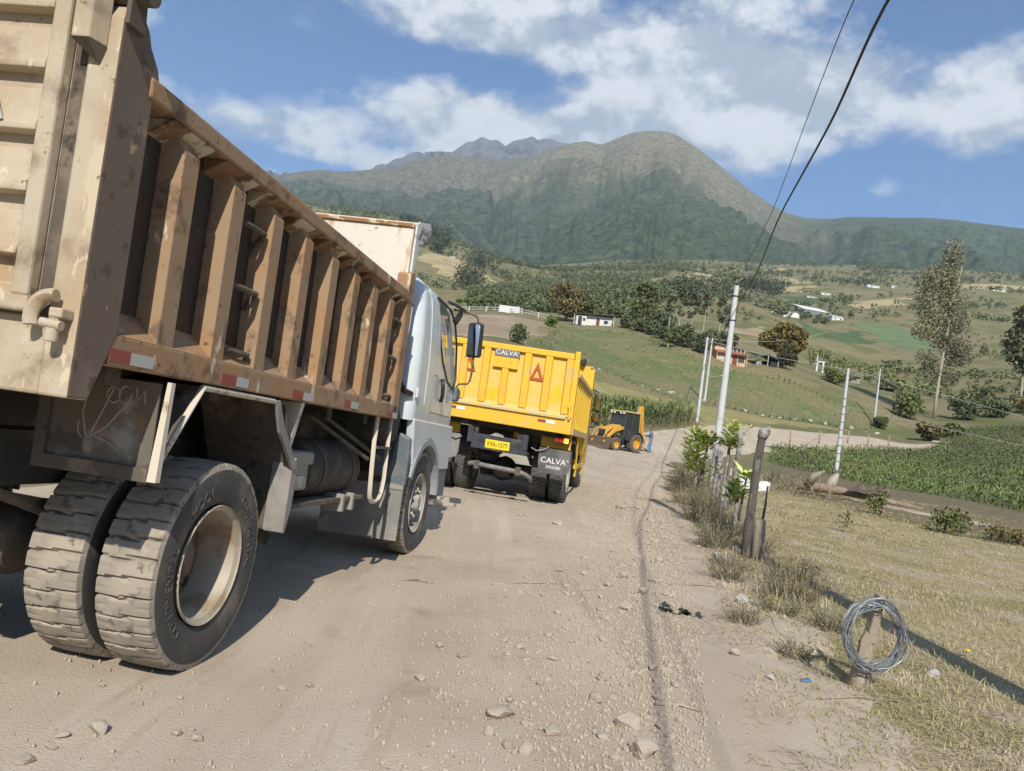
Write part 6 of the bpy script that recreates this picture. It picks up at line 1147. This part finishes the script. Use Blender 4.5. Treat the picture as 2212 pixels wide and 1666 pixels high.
# ---------------------------------------------------------------- fence posts, living fence, wire
m_char = mat('charred_wood', (.105, .094, .083), [((.21, .195, .175), 9, .50, .64, (1, 1, .3)), ((.035, .03, .027), 9, .55, .66)], rough=.95, bump=.7, bscale=35, dist=.02); m_oldw = mat('weathered_wood', (.30, .255, .195), [((.42, .36, .28), 6, .5, .64, (1, 1, .25)), ((.16, .125, .09), 9, .56, .66, (1, 1, .3))], rough=.95, bump=.6, bscale=30, dist=.015)
t = thing('fence_post', 'thick charred fence post leaning right beside the road', 'fence post', (3.38, 10.55, 0))
MB().tube([(0, 0, -.1), (.0, 0, .4), (.01, 0, .9), (.02, .01, 1.35), (.035, .0, 1.62), (.05, 0, 1.70)], [.066, .060, .056, .054, .052, .05], 12).obj('shaft', m_char, t, smooth=True)
MB().tube([(.03, 0, 1.62), (.055, .0, 1.70), (.09, -.01, 1.76), (.11, 0, 1.78)], [.062, .078, .055, .02], 10).obj('gnarled_head', M_LECHB, t, smooth=True)
t = thing('fence_post', 'short weathered stub post leaning against the charred one', 'fence post', (3.54, 10.6, 0)); MB().tube([(0, 0, -.05), (.01, 0, .25), (.0, 0, .52), (-.01, 0, .545)], [.085, .082, .078, .05], 9).obj('shaft', m_oldw, t, smooth=True); MB().tube([(.03, 0, .5), (.045, 0, .75), (.05, .01, 1.0)], [.02, .015, .008], 6).obj('splinter', m_char, t)
def lechero(lab, x, y, stems, clusters, seed, nl=60, ll=.14):
    rng = np.random.default_rng(seed); t = thing('fence_plant', lab, 'shrub', (x, y, gz(x, y)), 0, 'living fence plants')
    for s_ in stems: MB().tube([(a, b_, c_) for a, b_, c_, _ in s_], [r_ for *_, r_ in s_], 8).obj('stem', M_LECHB, t, smooth=True)
    Vs = []; Fs = []; o = 0
    for cx, cy, cz, w_, h_ in clusters:
        n = nl; B0 = np.stack([cx+rng.normal(size=n)*w_*.42, cy+rng.normal(size=n)*w_*.42, cz+rng.normal(size=n)*h_*.42], 1); yaw = np.arctan2(B0[:, 1]-cy, B0[:, 0]-cx)+rng.normal(size=n)*.5
        V, F = blades(B0, ll*rng.uniform(.65, 1.25, n), ll*.21, rng, .25, yaw, 3, .55); Vs.append(V); Fs.append(F+o); o += len(V)
    npobj('leaves', np.vstack(Vs), np.vstack(Fs), L_LECH, t)
lechero('leafy fence plant, leftmost, bright leaves from knee height to its top', 4.95, 20, [[(0, 0, 0, .06), (-.02, 0, .5, .05), (-.05, 0, 1.2, .035)], [(.1, .1, 0, .05), (.15, .1, .7, .045), (.2, .1, 1.35, .03)]], [(-.1, 0, 1.55, .34, .34), (.25, 0, 1.45, .30, .2), (-.1, 0, 1.1, .36, .36), (-.05, 0, .78, .34, .24)], 1, 120, .21)
lechero('leafy fence plant with a small leaf tuft on top, behind the tall pole', 5.5, 19.5, [[(0, 0, 0, .055), (.03, 0, .7, .05), (.04, 0, 1.45, .035)]], [(.05, 0, 1.72, .26, .26), (.08, 0, 1.45, .22, .16)], 2, 100, .21)
lechero('pale lichen-covered fence stem with few leaves, left of the charred post', 5.04, 18.9, [[(0, 0, -.1, .085), (.0, 0, .6, .075), (.03, 0, 1.40, .06)], [(.18, -.3, -.1, .06), (.12, -.3, .6, .055), (.06, -.3, 1.3, .045)]], [(.0, 0, .55, .14, .3)], 3, 22)
lechero('tall bare fence stem with a knobbly head and one leafy twig', 5.62, 19, [[(0, 0, -.1, .07), (.0, 0, .8, .062), (.01, 0, 1.55, .055), (.0, 0, 1.72, .08), (.0, 0, 1.80, .03)], [(.02, 0, 1.6, .02), (.12, 0, 1.8, .012), (.22, 0, 1.92, .006)]], [(.22, 0, 1.93, .07, .03)], 4, 10)
lechero('nearest leafy fence plant with large pale leaves touching the charred post', 3.72, 12.4, [[(.02, 0, 0, .04), (.03, 0, .4, .035), (.02, 0, .78, .025)], [(.1, .05, .3, .025), (.13, .05, .85, .02), (.15, .05, 1.0, .012)]], [(.0, -.05, .80, .13, .11), (.14, 0, 1.0, .10, .09), (-.06, -.08, .68, .12, .08)], 5, 22, .24)
lechero('low pale stem hung with dried leaves behind the weeds', 4.3, 15.2, [[(0, 0, -.1, .06), (.02, 0, .35, .05), (.0, 0, .75, .035)]], [(0, 0, .6, .15, .14)], 6, 16, .10)
lechero('thin bare fence stem at the near end of the leafy row', 4.05, 14.1, [[(0, 0, -.1, .035), (.01, 0, .5, .03), (.04, 0, 1.05, .02)]], [(.03, 0, .5, .1, .1)], 7, 8, .09)
lechero('twin grey fence stems halfway along the leafy row', 4.6, 17, [[(0, 0, -.1, .05), (.02, 0, .6, .045), (.05, 0, 1.25, .035)], [(.14, .1, -.1, .04), (.12, .1, .6, .035), (.16, .1, 1.1, .02)]], [(.06, 0, .9, .14, .16)], 8, 20, .12)
lechero('far leafy fence plant left of the pole foot', 5.6, 24, [[(0, 0, -.1, .05), (.0, 0, .7, .04), (.05, 0, 1.3, .03)]], [(.0, 0, 1.3, .25, .25), (.05, 0, .9, .25, .2)], 9, 60, .2)
# wire coil on its stub
t = thing('fence_post', 'short splintered stub post carrying the wire coil', 'fence post', (2.56, 5.32, 0))
MB().tube([(0, 0, -.06), (.005, 0, .08), (.02, 0, .22), (.03, 0, .33)], [.075, .065, .055, .04], 9).obj('shaft', m_oldw, t, smooth=True)
MB().prism([(-.005, .30), (.075, .31), (.085, .48), (.10, .63), (.055, .645), (.04, .55), (.02, .42)], 'y', -.045, .04).obj('splinter', m_oldw, t, bevel=.012); MB().prism([(-.05, .20), (.03, .22), (.025, .36), (-.01, .40), (-.04, .33)], 'y', -.06, -.02).obj('splinter', m_oldw, t, bevel=.008)
mz = MB(); rgc = random.Random(3); P = []
for k in range(30*44):
    a = 2*math.pi*k/44; turn = k/44.; rr_ = .198+.024*math.sin(turn*2.7)+.012*math.sin(turn*7.1+a*2)+rgc.uniform(-.003, .003)
    P.append((2.585+rr_*math.cos(a)*.93, 5.225+.03*math.sin(turn*1.9)+.012*math.sin(a*3+turn), .382+rr_*math.sin(a)*1.08))
mz.tube(P, .0024, 4); co_ = mz.obj('wire_coil', mat('galvanised_wire', (.30, .335, .37), [((.20, .21, .22), 30, .5, .66)], rough=.5, metal=.5)); tag(co_, 'round coil of galvanised barbed wire hung on a stub post', 'wire coil')
def strand(pts, lab, r=.0035): return tag(MB().tube(pts, r, 5).obj('fence_wire', m_gtin, smooth=True), lab, 'wire', 'fence wires')
strand([(2.42, 5.22, .5), (2.45, 6.2, .34), (2.7, 7.3, .26), (3.0, 8.6, .30), (3.48, 10.55, .45)], 'loose barbed strand from the coil to the stub by the charred post', .0028)
strand([(3.5, 10.6, .95), (4.6, 15, .85), (5.5, 19.4, 1.1)], 'upper wire from the charred post to the leafy stems', .003)
# weeds along the fence line
WD = [(3.36, 11.9, .5, .5), (3.05, 10.9, .55, .42), (2.9, 9.5, .45, .30), (3.15, 8.2, .70, .42), (3.5, 9.2, .6, .34), (2.6, 8.6, .42, .34), (2.2, 6.7, .38, .26), (2.75, 7.4, .42, .22), (3.9, 13, .7, .6), (3.6, 14, .7, .55), (4.3, 16, .8, .7), (4.1, 17.2, .7, .6), (4.9, 18.6, .9, .7), (4.7, 20.5, .8, .7), (5.3, 22, 1., .8), (3.0, 6.9, .4, .28), (5.9, 24.5, 1.0, .7), (6.6, 27.5, 1.1, .7), (3.75, 11.2, .5, .5), (2.35, 5.9, .3, .16)]
for k, (x, y, w, h) in enumerate(WD):
    weed(('dry brown weed clump in the living fence', 'grey-green weed clump at the foot of the fence')[k % 2], (x, y), w*1.1, h*.82, 130+k, ('dry weeds along the fence', 'green weeds along the fence')[k % 2], k % 2)
rng = np.random.default_rng(5); n = 2600; y = 7.4+rng.random(n)**1.1*20; x = road_x(y, 1)+.25+rng.random(n)*1.0; k = fbm(x*1.3, y*.9, 3, 31) > -.05; x, y = x[k], y[k]
V, F = blades(np.stack([x, y, H(x, y)], 1), rng.uniform(.06, .24, len(x)), .0028+.0002*y, rng, .25, seg=2, up0=1.15); tag(npobj('verge_tufts', V, F, m_straw), 'dry grass tufts along the fence line', 'grass', kind='stuff')
n = 500; y = 25+rng.random(n)*7; x = 8.2+(y-25)*.35+rng.random(n)*2.4; V, F = blades(np.stack([x, y, H(x, y)+rng.random(n)*.35], 1), rng.uniform(.3, .9, n), .014, rng, .1, seg=2, up0=.45); tag(npobj('brush_pile', V, F, L_DRY), 'heap of cut brush beyond the fence', 'brush pile', kind='stuff')
for k, (x, y, z0, s, lab) in enumerate([(8.75, 26.2, .17, .27, 'white plastic sack behind the charred post, right'), (8.15, 26.4, .14, .22, 'white plastic sack behind the charred post, left')]):
    o = put_stone(x, y, s, lab, None, 600+k, 'sack', 0, mat('white_sack', (.72, .73, .74), rough=.5), 'plastic_sack'); o.scale.z *= 2.3
# rotten tree trunk lying at the pasture edge
t = thing('fallen_trunk', 'split pale tree trunk lying at the far edge of the pasture', 'log', (11.6, 27.2, 0), 0)
MB().tube([(-1.2, .5, .28), (-.6, .25, .36), (.3, -.2, .34), (1.2, -.8, .26), (2.2, -1.6, .18)], [.10, .17, .13, .10, .04], 10).obj('trunk', mat('split_wood', (.27, .215, .16), [((.16, .12, .09), 2.4, .46, .62), ((.40, .34, .27), 5, .56, .66)], rough=.95, bump=.7, bscale=8), t, smooth=True)
MB().tube([(-.9, .3, .4), (-.8, .1, .75), (-.5, .0, .95)], [.16, .12, .03], 8).obj('broken_branch', m_oldw, t, smooth=True); MB().tube([(-.2, .2, .4), (.0, .3, .8), (.1, .3, .9)], [.22, .13, .05], 8).obj('broken_branch', M_PALE, t, smooth=True)
MB().prism([(.1, .45), (.6, .72), (1.3, .42), (.9, .35)], 'y', -.75, -.45).obj('grey_sheet', m_dust, t)
t = thing('log_pile', 'small pile of logs at the bend beside the bushy tree', 'log', (59, 106.5, gz(59, 106.5)))
for k in range(4): MB().tube([(-1.6+.2*k, .35*k, .15+.02*k), (1.4+.15*k, .35*k+.3, .18)], .14, 8).obj('log', M_PALE, t)
# thin wooden fence posts far off
FPS = [(26.5, 73.8), (32, 80.8), (37.6, 87), (40.1, 87.6), (43.7, 90.3)]
for k, (x, y) in enumerate(FPS): t = thing('fence_post', 'thin pale fence post between the dirt road and the green crop', 'fence post', (x, y, gz(x, y)), 0, 'posts beside the green crop'); MB().tube([(0, 0, -.1), (.03, 0, .7), (.02, 0, 1.45)], [.08, .075, .07], 7).obj('shaft', m_oldw, t, smooth=True)
for k in range(16): x = 20+k*2.1; y = np.interp(x, [20, 24, 33, 39.5, 47, 54], [106, 107, 108, 111, 113.5, 115.5])+.8; t = thing('fence_post', 'thin leaning stick post along the foot of the bean field', 'fence post', (x, float(y), gz(x, float(y))), 0, 'stick posts below the bean field'); MB().tube([(0, 0, -.1), (.05*math.sin(k), 0, .8), (.09*math.sin(k*2.), 0, 1.5+.2*math.sin(k*3))], [.06, .05, .035], 6).obj('shaft', m_oldw, t)
# litter
rgl = np.random.default_rng(3); gx, gy = np.meshgrid(np.linspace(-.16, .16, 16), np.linspace(-.09, .09, 11)); zz = .035+.06*fbm(gx*14, gy*14, 3, 3)+.02*np.sin(gx*40); m_ = (fbm(gx*9, gy*9, 2, 8) > -.28)
i, j = np.nonzero(m_[:-1, :-1]); a = i*16+j; o = npobj('plastic_rag', np.stack([1.69+gx, 6.8+gy-.3*gx, rz(1.69, 6.8)-.01+np.abs(zz)], 2).reshape(-1, 3), np.stack([a, a+1, a+17, a+16], 1), mat('black_plastic_film', (.035, .04, .045), rough=.35)); tag(o, 'crumpled black plastic rag on the road edge', 'litter')
o = npobj('blue_scrap', [(2.12, 5.18, rz(2.12, 5.18)+.006), (2.20, 5.19, rz(2.2, 5.19)+.012), (2.19, 5.23, rz(2.19, 5.23)+.02), (2.13, 5.22, rz(2.13, 5.22)+.008)], [(0, 1, 2, 3)], mat('blue_scrap_plastic', (.08, .22, .42), rough=.5)); md = o.modifiers.new('s', 'SOLIDIFY'); md.thickness = .003; tag(o, 'scrap of blue plastic in the straw below the coil shadow', 'litter')
t = thing('flower', 'single yellow flower in the long pole shadow on the grass', 'flower', (4.01, 6.56, gz(4.01, 6.56))); MB().tube([(0, 0, 0), (.01, 0, .07)], .003, 5).obj('stem', L_GREEN, t); MB().lathe([(0, .012), (.02, .008), (.028, 0), (0, -.004)], (.01, -.01, .075), 'z', 12).obj('bloom', mat('flower_yellow', (.75, .50, .02), rough=.7), t, smooth=True)
for k, (x0, y0, x1, y1) in enumerate([(.05, 7.15, .75, 7.5), (-.75, 6.9, -.45, 6.98), (2.1, 4.85, 2.75, 5.1), (1.95, 8.05, 2.45, 8.1), (1.0, 4.4, 1.3, 4.35)]):
    tag(MB().tube([(x0, y0, rz(x0, y0)+.006), ((x0+x1)/2, (y0+y1)/2+.04, rz((x0+x1)/2, (y0+y1)/2+.04)+.012), (x1, y1, rz(x1, y1)+.004)], [.007, .006, .003], 6).obj('twig', m_oldw, smooth=True), ['dry twig lying across the middle of the road', 'flat stick near the front wheel shadow', 'dry branch below the wire coil', 'dark twig in the verge under the weeds', 'short twig in the rubble strip'][k], 'twig')
